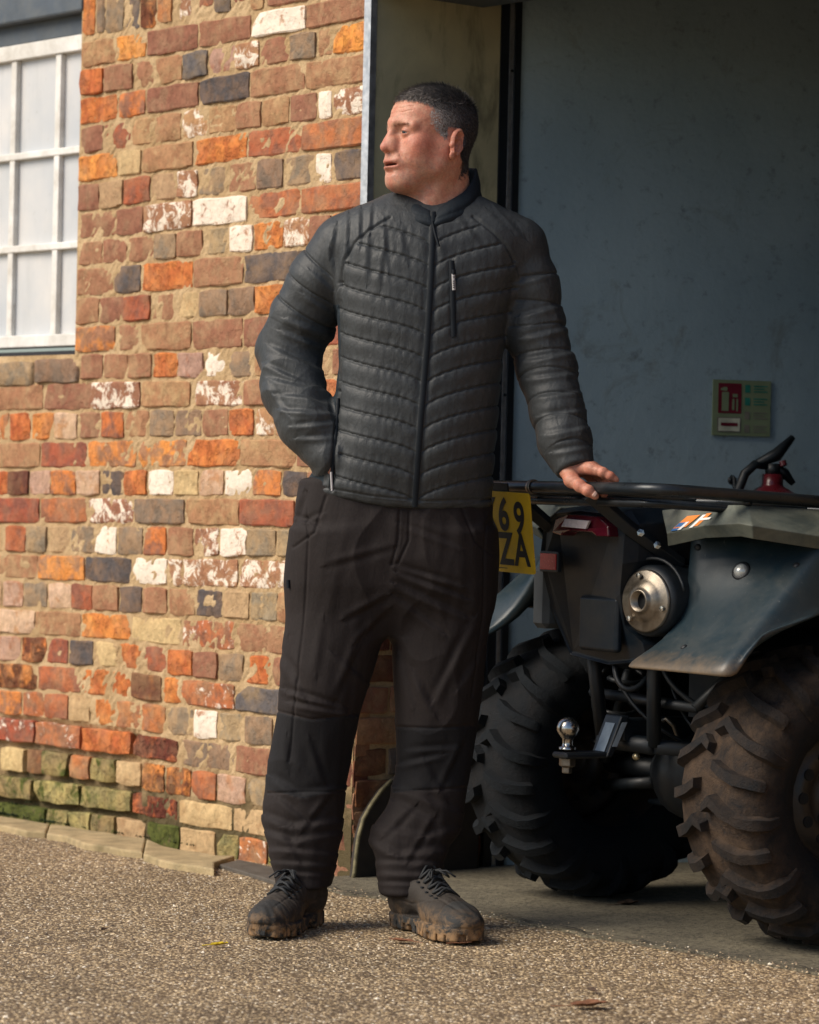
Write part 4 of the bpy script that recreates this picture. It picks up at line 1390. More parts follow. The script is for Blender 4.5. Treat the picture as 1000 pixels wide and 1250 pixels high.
# ================================================================== THINGS ON THE GARAGE WALL
def ihit(px, py, off=0.0):
    d = ray(px, py); P0 = I0 + IN * off
    t = (P0 - V3(0, 0, CAMH)).dot(IN) / d.dot(IN)
    P = V3(0, 0, CAMH) + d * t
    return P
m_lum = simple('pale green luminous sign', (.19, .24, .14), .5, vary=.08)
m_sred = simple('sign red', (.14, .008, .022), .5)
m_steal = simple('sign green', (.02, .20, .15), .5)
m_sgry = simple('sign grey print', (.18, .17, .14), .5)
TL, BR = ihit(871, 463, .006), ihit(940, 533, .006)
sw, sh = (BR - TL).dot(ID), TL.z - BR.z
sign = MB(); sign.prism([TL + V3(0, 0, -sh), TL + V3(0, 0, -sh) + ID * sw, TL + ID * sw, TL], -IN * .004)
sign = sign.build('safety_sign', m_lum); meta(sign, 'square pale green fire extinguisher notice with a red panel on the garage wall', 'sign')
def srect(u0, v0, u1, v1, mat, name='print', k=1):
    mb = MB(); o_ = IN * (.0008 * k)
    p = lambda u, v: TL + ID * (sw * u) - V3(0, 0, sh * v) + o_
    mb.add([p(u0, v1), p(u1, v1), p(u1, v0), p(u0, v0)], [(0, 1, 2, 3)])
    return mb.build(name, mat, sign)
srect(.09, .06, .49, .60, m_sred, 'red_panel')
for r_ in ((.15, .22, .27, .56), (.17, .13, .24, .20), (.13, .15, .17, .19), (.335, .25, .42, .31), (.33, .34, .37, .54), (.40, .34, .43, .56)):
    srect(*r_, m_lum, 'symbol', 2)
srect(.08, .67, .49, .94, m_sgry, 'text_frame'); srect(.10, .69, .47, .92, simple('sign white print', (.52, .54, .42), .5), 'text_panel', 2)
srect(.14, .77, .43, .83, m_sred, 'text_line', 3)
for v, m_ in ((.08, m_steal), (.31, m_steal), (.56, m_sgry), (.80, m_sgry)):
    srect(.55, v, .64, v + .14, m_, 'symbol')
    for k in range(3): srect(.70, v + .01 + k * .05, .94 - .05 * (k % 2), v + .03 + k * .05, m_, 'text_line')
# fire extinguisher on its hook
ec_ = ihit(943, 600, .10)
EX = V3(ec_.x, ec_.y, 0)
zt = ihit(940, 592, .1).z
m_ered = simple('red enamel', (.085, .007, .012), .3, vary=.12, scale=10)
ext = empty('fire_extinguisher', EX + V3(0, 0, zt - .40), 'red fire extinguisher with black hose and lever hung on the garage wall below the notice', 'fire extinguisher')
mb = MB(); mb.smooth = True
mb.lathe([(.0001, -.44), (.06, -.44), (.075, -.425), (.078, -.38), (.078, -.05), (.070, -.028), (.045, -.012), (.030, -.004), (.027, .003), (.027, .028), (.0001, .029)], EX + V3(0, 0, zt), (0, 0, 1), 36)
mb.build('cylinder', m_ered, ext)
HV = ID
mb = MB()
mb.tube([EX + V3(0, 0, zt + .025), EX + V3(0, 0, zt + .055)], .020, 12)
mb.build('valve_head', m_blk2, ext, smooth=True)
mb = MB()
a = EX + V3(0, 0, zt + .05)
mb.tube([a - ID * .045 + V3(0, 0, .005), a + ID * .01 + V3(0, 0, .028), a + ID * .055 + V3(0, 0, .075)], [.010, .018, .008], 6)
mb.build('lever', m_blk2, ext, smooth=True)
mb = MB()
mb.tube([a + ID * .01 - V3(0, 0, .005), a + ID * .035 - V3(0, 0, .02), a + ID * .058 - V3(0, 0, .045)], [.012, .014, .008], 6)
mb.build('handle', m_blk2, ext, smooth=True)
mb = MB(); mb.tube([a + ID * .018 + V3(0, 0, .012) + IN * .02, a + ID * .02 + V3(0, 0, .0) + IN * .024], .009, 10)
mb.build('gauge', m_ered, ext)
mb = MB()
pts = [a + ID * -.02 + V3(0, 0, .0), a + ID * -.05 + V3(0, 0, .002), a + ID * -.078 + V3(0, 0, -.022), a + ID * -.095 + V3(0, 0, -.065), a + ID * -.10 + V3(0, 0, -.15), a + ID * -.098 + V3(0, 0, -.33)]
mb.tube(pts, [.011, .012, .0125, .0125, .0125, .016], 12)
mb.build('hose', m_blk2, ext, smooth=True)
mb = MB(); mb.tube([EX - IN * .115 + V3(0, 0, zt - .02), EX - IN * .02 + V3(0, 0, zt - .0)], .008, 8)
mb.build('wall_hook', m_blk2, ext)
c = ihit(893, 592, 0)
mb = MB(); mb.smooth = True
mb.tube([c + V3(0, 0, .022), c + IN * .018 + V3(0, 0, .018), c + IN * .02 + V3(0, 0, -.006), c + IN * .034 + V3(0, 0, -.010)], .005, 8)
mb.lathe([(.0001, .003), (.011, .003), (.011, 0)], c + V3(0, 0, .012), IN, 12)
o = mb.build('wall_hook', m_blk2); meta(o, 'small dark empty hook on the garage wall left of the fire extinguisher', 'hook')
# ================================================================== SCULPTING TOOLS
import openvdb

def sd_mesh(fn, lo, hi, res, disp=None, refine=True):
    lo = np.array(lo, np.float32); hi = np.array(hi, np.float32)
    n = np.ceil((hi - lo) / res).astype(int) + 1
    xs = lo[0] + np.arange(n[0], dtype=np.float32) * res
    ys = lo[1] + np.arange(n[1], dtype=np.float32) * res
    zs = lo[2] + np.arange(n[2], dtype=np.float32) * res
    out = np.empty((n[0], n[1], n[2]), np.float32)
    step = max(1, int(600000 / (n[1] * n[2])))
    for i in range(0, n[0], step):
        X, Y, Z = np.meshgrid(xs[i:i + step], ys, zs, indexing='ij')
        P = np.stack([X.ravel(), Y.ravel(), Z.ravel()], 1)
        d = fn(P)
        out[i:i + step] = d.reshape(X.shape)
    b = res * 4
    out = np.clip(out, -b, b)
    out[0], out[-1], out[:, 0], out[:, -1], out[:, :, 0], out[:, :, -1] = b, b, b, b, b, b
    g = openvdb.FloatGrid(b)
    g.copyFromArray(out.astype(np.float32), tolerance=0.0)
    pts, quads = g.convertToQuads(isovalue=0.0)
    pts = pts * res + lo
    quads = quads[:, ::-1] if orient(pts, quads) < 0 else quads
    quads = quads.astype(np.int64); pts = pts.astype(np.float64)
    if refine:
        pts, quads = subdiv(pts, quads)
        n = vnormals(pts, quads)
        pts = pts - n * fn(pts.astype(np.float32))[:, None] * .9
    if disp is not None:
        n = vnormals(pts, quads)
        pts = pts + n * disp(pts.astype(np.float32))[:, None]
    return pts, quads

def vnormals(p, q):
    a, b, c, d = p[q[:, 0]], p[q[:, 1]], p[q[:, 2]], p[q[:, 3]]
    fnm = np.cross(c - a, d - b)
    n = np.zeros_like(p)
    for k in range(4):
        for j in range(3):
            n[:, j] += np.bincount(q[:, k], fnm[:, j], len(p))
    return n / np.maximum(np.linalg.norm(n, axis=1), 1e-12)[:, None]

def subdiv(p, q):
    n = len(p)
    e = np.concatenate([np.stack([q[:, k], q[:, (k + 1) % 4]], 1) for k in range(4)])
    e.sort(axis=1)
    key = e[:, 0] * n + e[:, 1]
    uk, inv = np.unique(key, return_inverse=True)
    em = (p[uk // n] + p[uk % n]) / 2
    fc = p[q].mean(1)
    m = len(q); inv = inv.reshape(4, m) + n
    ci = np.arange(m) + n + len(uk)
    newq = np.concatenate([np.stack([q[:, k], inv[k], ci, inv[(k - 1) % 4]], 1) for k in range(4)])
    return np.concatenate([p, em, fc]), newq

def orient(p, q):
    a, b, c, d = p[q[:, 0]], p[q[:, 1]], p[q[:, 2]], p[q[:, 3]]
    return float((np.cross(a, b) * c).sum() + (np.cross(a, c) * d).sum())

def np_mesh(name, pts, quads):
    me = bpy.data.meshes.new(name)
    me.vertices.add(len(pts)); me.vertices.foreach_set('co', np.asarray(pts, np.float32).ravel())
    me.loops.add(len(quads) * 4); me.loops.foreach_set('vertex_index', np.asarray(quads, np.int32).ravel())
    me.polygons.add(len(quads))
    me.polygons.foreach_set('loop_start', np.arange(0, len(quads) * 4, 4, dtype=np.int32))
    me.polygons.foreach_set('use_smooth', np.ones(len(quads), bool))
    me.update(calc_edges=True); me.validate()
    return me

A3 = lambda v: np.array(v, np.float32)
def smin(a, b, k):
    h = np.clip(.5 + .5 * (b - a) / k, 0, 1)
    return b + (a - b) * h - k * h * (1 - h)
def smax(a, b, k): return -smin(-a, -b, k)
def sph(P, c, r): return np.linalg.norm(P - A3(c), axis=1) - r
def ell(P, c, r, R=None):
    q = P - A3(c)
    if R is not None: q = q @ R
    r = A3(r)
    k0 = np.linalg.norm(q / r, axis=1); k1 = np.linalg.norm(q / (r * r), axis=1)
    return k0 * (k0 - 1) / np.maximum(k1, 1e-6)
def cone(P, a, b, ra, rb, t=False):
    a, b = A3(a), A3(b); ba = b - a
    h = np.clip(((P - a) @ ba) / (ba @ ba), 0, 1)
    d = np.linalg.norm(P - a - h[:, None] * ba, axis=1) - (ra + (rb - ra) * h)
    return (d, h) if t else d
def chain(P, pts, rad, k=.01):
    """smooth chain of tapered limbs; also the arc length of the nearest point"""
    d = None; L = 0; T = None; best = None
    for i in range(len(pts) - 1):
        di, h = cone(P, pts[i], pts[i + 1], rad[i], rad[i + 1], True)
        ln = float(np.linalg.norm(A3(pts[i + 1]) - A3(pts[i])))
        ti = L + h * ln; L += ln
        if d is None: d, T, best = di, ti, di.copy()
        else:
            m = di < best
            T = np.where(m, ti, T); best = np.minimum(best, di)
            d = smin(d, di, k)
    return d, T
_nr = np.random.RandomState(12)
_nk = _nr.normal(size=(24, 3)).astype(np.float32); _nk /= np.linalg.norm(_nk, axis=1)[:, None]
_np = _nr.uniform(0, 6.28, 24).astype(np.float32)
def wob(P, f, o=0, n=6):
    """cheap smooth noise in about -1..1"""
    s = 0
    for i in range(n):
        j = (i + o) % 24
        s = s + np.sin((P @ _nk[j]) * (f * (1 + .35 * i)) + _np[j] + 1.7 * np.sin((P @ _nk[(j + 7) % 24]) * f * .6 + _np[(j + 3) % 24]))
    return s / n * 1.6
def table(rows, Y0, n=240, w=9):
    """rows: (py, left px, right px, depth offset, half depth) -> smooth tables over height"""
    zz, cx, a, cy, b = [], [], [], [], []
    for py, l, r, dy, hd in rows:
        p0, p1 = W(l, py, Y0), W(r, py, Y0)
        zz.append((p0.z + p1.z) / 2); cx.append((p0.x + p1.x) / 2); a.append((p1.x - p0.x) / 2); cy.append(Y0 + dy); b.append(hd)
    zz = np.array(zz); o = np.argsort(zz); zz = zz[o]
    g = np.linspace(zz[0], zz[-1], n)
    res = [g]
    for t in (cx, a, cy, b):
        v = np.interp(g, zz, np.array(t)[o])
        vp = np.concatenate([np.full(w, v[0]), v, np.full(w, v[-1])])
        ker = np.hanning(2 * w + 1); ker /= ker.sum()
        v = np.convolve(vp, ker, 'same')[w:-w]
        res.append(v)
    return res
def loftsd(P, T, e=2.3, cap=True):
    z = P[:, 2]
    cx, a, cy, b = [np.interp(z, T[0], t) for t in T[1:]]
    k = (np.abs((P[:, 0] - cx) / a) ** e + np.abs((P[:, 1] - cy) / b) ** e) ** (1 / e)
    d = (k - 1) * np.minimum(a, b)
    if cap:
        d = smax(d, np.maximum(z - T[0][-1], T[0][0] - z), .01)
    return d.astype(np.float32)
_Ci = np.array(CM.inverted())
def topx(P):
    """world points -> pixels of the photograph (used to lay seams and folds where the garment shows them)"""
    q = P @ _Ci[:3, :3].T + _Ci[:3, 3]
    return np.stack([500 + FPX * q[:, 0] / -q[:, 2], 625 - FPX * q[:, 1] / -q[:, 2]], 1)
def segd(U, x0, y0, x1, y1):
    """distance in px to a segment, signed side, and taper along it"""
    a = np.array([x0, y0], float); b = np.array([x1, y1], float); ba = b - a
    L2 = ba @ ba
    h = ((U - a) @ ba) / L2
    hc = np.clip(h, 0, 1)
    q = U - a - hc[:, None] * ba
    s = (U[:, 0] - a[0]) * ba[1] - (U[:, 1] - a[1]) * ba[0]
    return np.linalg.norm(q, axis=1), np.sign(s), hc
def folds(U, L):
    """sum of soft cloth folds: crest on one side of the line, hollow on the other"""
    o = 0
    for (x0, y0, x1, y1, w, amp) in L:
        d, s, h = segd(U, x0, y0, x1, y1)
        t = (d * s) / w
        taper = np.sin(np.pi * np.clip(h * .84 + .08, 0, 1)) ** .6
        o = o + amp * (-t) * np.exp(-t * t * .9) * 1.6 * taper
    return o
def poly_groove(U, pts, w):
    d = None
    for (x0, y0), (x1, y1) in zip(pts[:-1], pts[1:]):
        di = segd(U, x0, y0, x1, y1)[0]
        d = di if d is None else np.minimum(d, di)
    return np.exp(-(d / w) ** 2)
MY = 7.05
def H(px, py, dy=0.0):
    p = W(px, py, MY + dy); return (p.x, p.y, p.z)

man = empty('person', W(450, 1120, MY) * 1.0, 'man in dark quilted jacket and brown trousers looking left, one hand on the rack', 'person')
man.location.z = 0
bpy.context.view_layer.update()

# ------------------------------------------------------------------ cloth and skin materials
def cloth(name, col, col2, rough=.6, scale=900, sheen=.15, wr=.5):
    t = NT(name)
    v = t.pos()
    c = t.mix(t.noise(v, 7, 5, .6), col, col2)
    c = t.mix(1.0, c, t.ramp(t.noise(v, 160, 4, .7), [(.3, .8), (.7, 1.2)]), 'MULTIPLY')
    t.color(c); t.rough(rough)
    t.b.inputs['Specular IOR Level'].default_value = .30
    n0 = t.bump(t.noise(t.pos((1.5, 1.5, .7)), 40, 6, .58, .5), wr, .005)
    t.bump(t.noise(v, scale, 2, .5), .25, .0006, n0)
    return t.m
m_jack = cloth('jacket nylon', (.035, .039, .042), (.048, .052, .053), .50, wr=.50)
m_knit = cloth('jacket stretch panel', (.012, .020, .027), (.017, .026, .034), .75, wr=.2)
m_trous = cloth('brown walking trousers', (.0125, .0090, .0086), (.0195, .0142, .0132), .80, wr=.30)
m_zip = simple('black zip', (.006, .009, .013), .6, spec=.2, vary=.2, scale=200)
m_tab = simple('pale rubber tab', (.42, .40, .40), .5, vary=.15, scale=200)

# ------------------------------------------------------------------ jacket
T_tor = table([(236, 476, 584, .015, .055), (246, 452, 604, .012, .070), (256, 430, 624, .012, .085), (266, 415, 640, .010, .095), (280, 405, 650, .008, .105), (300, 404, 648, .004, .115), (330, 406, 640, .0, .125),
               (365, 410, 628, -.002, .130), (395, 413, 617, -.004, .132), (450, 413, 611, -.006, .134), (500, 408, 608, -.008, .138), (545, 398, 604, -.008, .140), (575, 384, 601, -.006, .138), (595, 370, 600, -.004, .134), (612, 368, 600, -.002, .130), (626, 369, 600, 0, .127)], MY)
armR = [H(440, 292, .005), H(417, 302, .012), H(391, 342, .030), H(368, 392, .055), H(352, 432, .060), H(358, 474, .020), H(378, 517, -.035), H(399, 556, -.070)]
radR = [.056, .058, .065, .066, .066, .064, .060, .048]
armL = [H(612, 296, .005), H(632, 302, .008), H(647, 350, .006), H(653, 402, .0), H(668, 452, -.015), H(680, 502, -.055), H(690, 540, -.090), H(702, 572, -.118)]
radL = [.058, .057, .058, .060, .059, .055, .050, .040]
zx = lambda y: np.interp(y, [262, 337, 423, 510, 620], [529, 526.5, 521.5, 514, 506])
def jacket_base(P):
    d = loftsd(P, T_tor, 2.4)
    r, tr = chain(P, armR, radR, .03)
    l, tl_ = chain(P, armL, radL, .03)
    cut = cone(P, H(700, 569, -.112), H(716, 596, -.128), .05, .05)
    U = topx(P)
    # hem follows a shallow curve
    hem = np.interp(U[:, 0], [360, 400, 450, 520, 600], [598, 607, 616, 623, 620])
    d = smax(d, (U[:, 1] - hem) / 560.0, .012)
    d = smin(d, r, .018)
    l = smax(l, (P - A3(H(703, 573, -.121))) @ A3(V3(*H(703, 573, -.121)) - V3(*H(693, 545, -.096))) / np.linalg.norm(A3(V3(*H(703, 573, -.121)) - V3(*H(693, 545, -.096)))), .006)
    d = smin(d, l, .020)
    return d.astype(np.float32)
ragL = [(476, 266), (452, 280), (432, 297), (421, 318), (416, 345)]
ragR = [(578, 264), (600, 282), (618, 300), (628, 318)]
jf = [(426, 262, 424, 318, 4, .003), (441, 256, 440, 300, 4, .003), (455, 252, 452, 285, 3.5, .002), (411, 276, 404, 312, 4, .003), (596, 256, 622, 282, 5, .0025), (610, 258, 640, 290, 5, .0025), (470, 300, 464, 352, 4, .002), (424, 300, 414, 372, 4.4, .0032), (404, 305, 418, 360, 5, .0032), (560, 262, 590, 300, 5, .0022), (470, 270, 474, 330, 4, .0025), (490, 275, 498, 320, 5, .0022), (452, 290, 448, 345, 5, .0025),
      (352, 390, 398, 405, 5, .0042), (345, 405, 400, 425, 4.4, .0045), (330, 422, 392, 452, 4.4, .0042), (325, 445, 385, 470, 4.4, .0045), (332, 462, 400, 478, 4.4, .0042), (340, 482, 405, 490, 4, .0042), (345, 500, 408, 505, 4, .0042), (358, 520, 408, 516, 4, .0038), (365, 535, 408, 533, 4, .0038),
      (330, 470, 352, 505, 4.4, .0032), (380, 330, 405, 352, 4.4, .0032), (372, 360, 405, 380, 4.4, .0032),
      (632, 345, 668, 335, 4.4, .0032), (636, 385, 684, 372, 4.4, .0038), (640, 412, 692, 400, 4.4, .0042), (642, 440, 700, 430, 4.4, .0042), (648, 462, 704, 455, 4.4, .0042), (655, 485, 708, 478, 4, .0038), (660, 508, 712, 500, 4, .0032), (668, 530, 714, 522, 4, .0032), (675, 552, 716, 545, 4, .0032)]
def sst(x): x = np.clip(x, 0, 1); return x * x * (3 - 2 * x)
def jacket_disp(P):
    U = topx(P)
    x, y = U[:, 0], U[:, 1]
    front = sst((MY + .06 - P[:, 1]) / .02)
    zc_ = zx(y); u = x - zc_
    dR, tR = chain(P, armR, radR, .03); dL, tL = chain(P, armL, radL, .03)
    dT = loftsd(P, T_tor, 2.4)
    wR = sst((dT - dR) / .012 + .4); wL = sst((dT - dL) / .012 + .4)
    wT = np.clip(1 - wR - wL, 0, 1)
    au = np.abs(u)
    # chevron quilting of the body: thin stitched valleys between softly filled baffles
    v = y + .27 * au + 3.0 * np.sin(u * .028 + 1) - 10 * np.exp(-au / 26.0)
    v = v + 1.2 * wob(P, 12, 7, 4)
    ph = (v - 290) / 28.6
    fr = ph - np.floor(ph)
    dl = np.minimum(fr, 1 - fr) * 28.6
    quilt = -.0034 * np.exp(-(dl / 1.5) ** 2) + .0020 * np.sin(np.pi * fr) ** .8 + .0011 * np.sin(2 * np.pi * fr)
    # fine puckers running across each baffle from the stitching
    pk = np.sin(u * .62 + 2.6 * wob(P, 24, 3, 4) + np.floor(ph) * 2.1) * np.exp(-dl / 5.0) * .0008
    lim = np.where(u < 0, np.interp(x, [400, 416, 421, 432, 452, 476, 520], [420, 345, 318, 297, 280, 268, 275]), np.interp(x, [530, 578, 600, 618, 628, 640], [272, 266, 282, 300, 318, 360]))
    inq = sst((y - lim) / 4.0) * wT * front
    side = sst((np.interp(y, [380, 420, 480, 560, 610], [415, 416, 414, 402, 400]) - x) / 2.5) * (y > 372)
    inq = inq * (1 - side)
    o = inq * (quilt + pk)
    def qa(t):
        f = t / .056; f = f - np.floor(f)
        d_ = np.minimum(f, 1 - f) * .056
        return -.0032 * np.exp(-(d_ / .0027) ** 2) + .0020 * np.sin(np.pi * f) ** .8
    rg_ = 1 - np.abs(wob(P * A3((.75, 1, 1.3)), 27, 5, 5))
    rg2 = 1 - np.abs(wob(P * A3((1.1, 1, .9)), 44, 11, 5))
    o = o + wR * (np.where(tR < .25, sst((tR - .05) / .03) * qa(tR - (x - 370) * .0002 + .02), 0) + sst((tR - .18) / .06) * (.0060 * rg_ + .0028 * rg2 - .0045))
    o = o + wL * (sst((tL - .07) / .04) * qa(tL - (x - 660) * .0003) * .8 + sst((tL - .12) / .06) * (.0032 * rg_ + .0018 * rg2 - .0025))
    g = poly_groove(U, [(529, 262), (526.5, 337), (521.5, 423), (514, 510), (506, 624)], 6.5) * wT
    g2 = poly_groove(U, [(529, 262), (526.5, 337), (521.5, 423), (514, 510), (506, 624)], 3.6) * wT
    o = o * (1 - .8 * g * front) - .0045 * (g - g2) * front + .001 * g2 * front
    for rg in (ragL, ragR):
        gg = poly_groove(U, rg, 1.9); o = o - .0040 * gg * front
    gp = poly_groove(U, [(551, 320), (554, 408)], 4.5); o = o * (1 - .8 * gp * front) - .002 * gp * front
    gp = poly_groove(U, [(414, 478), (411, 520), (406, 572), (404, 600)], 2.6) * front; o = o * (1 - .6 * gp) - .006 * gp
    gs = poly_groove(U, [(417, 345), (416, 420), (414, 478)], 2.2) * front * (1 - wR); o = o - .004 * gs
    hem = np.interp(x, [360, 400, 450, 520, 600], [598, 607, 616, 623, 620])
    hb = np.exp(-((hem - y - 11) / 1.8) ** 2); o = o - .0025 * hb * wT
    o = o * (1 - .75 * sst((10 - (hem - y)) / 3) * wT)
    o = o + folds(U, jf) * front
    # soft drape of the whole garment: long diagonal pulls
    o = o + .0022 * wob(P * A3((1.2, 1, .8)), 17, 0, 4) + .0008 * wob(P * A3((1, .6, 1.3)), 60, 6, 5)
    return o.astype(np.float32)
b0_ = H(300, 640); b1_ = H(735, 225)
pts, qd = sd_mesh(jacket_base, (b0_[0], MY - .20, b0_[2]), (b1_[0], MY + .19, b1_[2]), .0038, jacket_disp)
me = np_mesh('jacket', pts, qd)
U = topx(pts)
cent = pts[qd].mean(1); Uc = topx(cent)
sidep = (Uc[:, 0] < np.interp(Uc[:, 1], [380, 420, 480, 560, 612], [415, 416, 413, 398, 392])) & (Uc[:, 1] > 372)
dR_, _t = chain(cent.astype(np.float32), armR, radR, .03); dT_ = loftsd(cent.astype(np.float32), T_tor, 2.4)
hemc = np.interp(Uc[:, 0], [360, 400, 450, 520, 600], [598, 607, 616, 623, 620])
under = sidep & (dR_ > dT_)
mi = np.where(under, 1, 0).astype(np.int32)
jacket = link('jacket', me, [m_jack, m_knit], man)
me.polygons.foreach_set('material_index', mi)
print('jacket', len(pts))

def build_bvh(P, Qd):
    from mathutils.bvhtree import BVHTree
    return BVHTree.FromPolygons([tuple(p) for p in P], [tuple(int(i) for i in q) for q in Qd])
jb = build_bvh(pts, qd)
CAMP = V3(0, 0, CAMH)
def onsurf(bvh, px, py, lift=.001, fallback=MY - .13):
    d = ray(px, py).normalized()
    hit = bvh.ray_cast(CAMP, d)
    if hit[0] is None:
        return W(px, py, fallback)
    return hit[0] - d * lift
def strip(bvh, path, w, lift=.0015, n=40, th=.0015):
    """narrow strip laid on a garment along a path given in px, w px wide"""
    P_ = np.array(path, float); L = np.concatenate([[0], np.cumsum(np.linalg.norm(np.diff(P_, axis=0), axis=1))])
    ts = np.linspace(0, L[-1], n)
    xs = np.interp(ts, L, P_[:, 0]); ys = np.interp(ts, L, P_[:, 1])
    mb = MB(); V = []; F = []
    Ys = []
    for x, y in zip(xs, ys): Ys.append(onsurf(bvh, x, y).y)
    Ys = np.convolve(np.pad(Ys, 3, 'edge'), np.ones(7) / 7, 'valid')
    for i in range(n):
        j0, j1 = max(i - 1, 0), min(i + 1, n - 1)
        t = np.array([xs[j1] - xs[j0], ys[j1] - ys[j0]]); t /= np.linalg.norm(t); nn = np.array([-t[1], t[0]])
        for s_, dd in ((-1, .001), (-.55, -th), (.55, -th), (1, .001)):
            q = W(xs[i] + nn[0] * w / 2 * s_, ys[i] + nn[1] * w / 2 * s_, Ys[i] - lift + dd)
            V.append(q)
    for i in range(n - 1):
        for k in range(3):
            F.append((i * 4 + k, (i + 1) * 4 + k, (i + 1) * 4 + k + 1, i * 4 + k + 1))
    mb.add(V, F)
    return mb
mb = strip(jb, [(529, 258), (526.5, 337), (521.5, 423), (514, 510), (506.5, 619)], 7.0, .0018, 60, .0008); mb.smooth = True
mb.build('zip_cover', m_zip, jacket, smooth=True)
mb = strip(jb, [(551.5, 318), (554, 411)], 7, .003, 24); mb.build('chest_pocket_zip', m_zip, jacket, smooth=True)
mb = strip(jb, [(413, 486), (410.5, 525), (406, 572), (404.5, 597)], 5, .002, 24); mb.build('side_pocket_zip', m_zip, jacket, smooth=True)
# pullers
mb = strip(jb, [(528, 270), (531, 284), (536, 301)], 3.4, .010, 10, .003); mb.build('zip_puller', m_zip, jacket, smooth=True)
mb = strip(jb, [(527, 290), (531, 298)], 1.6, .014, 4, .001)
mb = strip(jb, [(553.5, 334), (554.3, 354)], 4.2, .0075, 8, .002); o = mb.build('pocket_tab', m_tab, jacket, smooth=True)
mb = strip(jb, [(554.0, 329), (554.0, 335)], 5.0, .0078, 4, .003); mb.build('zip_slider', m_zip, jacket, smooth=True)
mb = MB()
for k in range(6):
    a = 338 + k * 2.5
    s_ = strip(jb, [(552.6, a), (555.4, a)], 1.1, .0105, 3, .0006); mb.add(s_.v, s_.f)
o = mb.build('tab_print', m_zip, jacket); o['kind'] = 'stuff'
mb = strip(jb, [(404.3, 576), (405.5, 599)], 3.0, .009, 8, .002); mb.build('pocket_tab', m_tab, jacket, smooth=True)

# collar
m_coll = cloth('collar cloth', (.006, .011, .017), (.010, .016, .022), .7, wr=.35)
def collar_obj():
    n = 110
    V = []; F = []
    ang = np.linspace(0, 2 * np.pi, n, endpoint=False)
    key = np.radians([0, 45, 70, 85, 90, 95, 110, 140, 180, 230, 270, 320, 360])          # 0 right, 90 front, 180 left, 270 back
    top = [205, 235, 246, 256, 266, 256, 250, 243, 237, 222, 212, 205, 205]
    bot = [264, 274, 279, 281, 281, 281, 280, 276, 266, 252, 248, 254, 264]
    m = 15
    for a in ang:
        ty = np.interp(a, key, top); by = np.interp(a, key, bot)
        for j in range(m):
            t = j / (m - 1)
            py = by + (ty - by) * t
            rx = 58 - 8 * t + 3.0 * math.sin(t * math.pi) - 1.6 * math.exp(-((t - .52) / .07) ** 2)
            ry = .094 - .014 * t + .018 * math.sin(t * math.pi) - .003 * math.exp(-((t - .52) / .07) ** 2)
            cxp = 529 + 1 * t
            dy = .008 + .004 * t - math.sin(a) * ry
            V.append(W(cxp + rx * math.cos(a) , py, MY + dy))
    for i in range(n):
        k = (i + 1) % n
        for j in range(m - 1):
            F.append((i * m + j, k * m + j, k * m + j + 1, i * m + j + 1))
    mb = MB(); mb.add(V, F)
    o = mb.build('collar', m_coll, jacket, smooth=True)
    md = o.modifiers.new('solid', 'SOLIDIFY'); md.thickness = .007; md.offset = 0
    md = o.modifiers.new('sub', 'SUBSURF'); md.levels = 1; md.render_levels = 1
    return o
collar_obj()

# ------------------------------------------------------------------ trousers
T_hip = table([(586, 366, 598, 0, .118), (610, 360, 599, 0, .122), (640, 357, 601, 0, .128), (680, 353, 602, .002, .130), (715, 353, 600, .004, .122), (740, 362, 592, .006, .105), (775, 400, 560, .006, .060)], MY)
T_la = table([(650, 356, 478, 0, .115), (690, 352, 480, .0, .112), (745, 350, 477, .0, .106), (765, 349, 471, -.002, .103), (800, 346, 461, -.008, .098), (850, 341, 446, -.014, .090), (900, 333, 432, -.010, .084), (950, 326, 425, .0, .080), (985, 321, 422, -.004, .082),
              (1010, 322, 418, -.012, .080), (1035, 330, 415, -.022, .078), (1060, 334, 411, -.030, .078), (1080, 337, 409, -.034, .078)], MY)
T_lb = table([(650, 478, 602, 0, .115), (690, 477, 603, .0, .112), (740, 477, 601, .006, .108), (800, 480, 596, .008, .100), (850, 481, 590, .008, .092), (900, 482, 583, .012, .086), (950, 482, 574, .018, .082), (985, 474, 567, .010, .084),
              (1008, 456, 562, .000, .082), (1024, 449, 554, -.008, .080), (1042, 456, 545, -.016, .078), (1062, 460, 540, -.024, .078), (1088, 463, 534, -.030, .078)], MY)
def tr_base(P):
    h = loftsd(P, T_hip, 2.5)
    a = loftsd(P, T_la, 2.2); b = loftsd(P, T_lb, 2.2)
    d = smin(smin(a, b, .006), h, .03)
    return d.astype(np.float32)
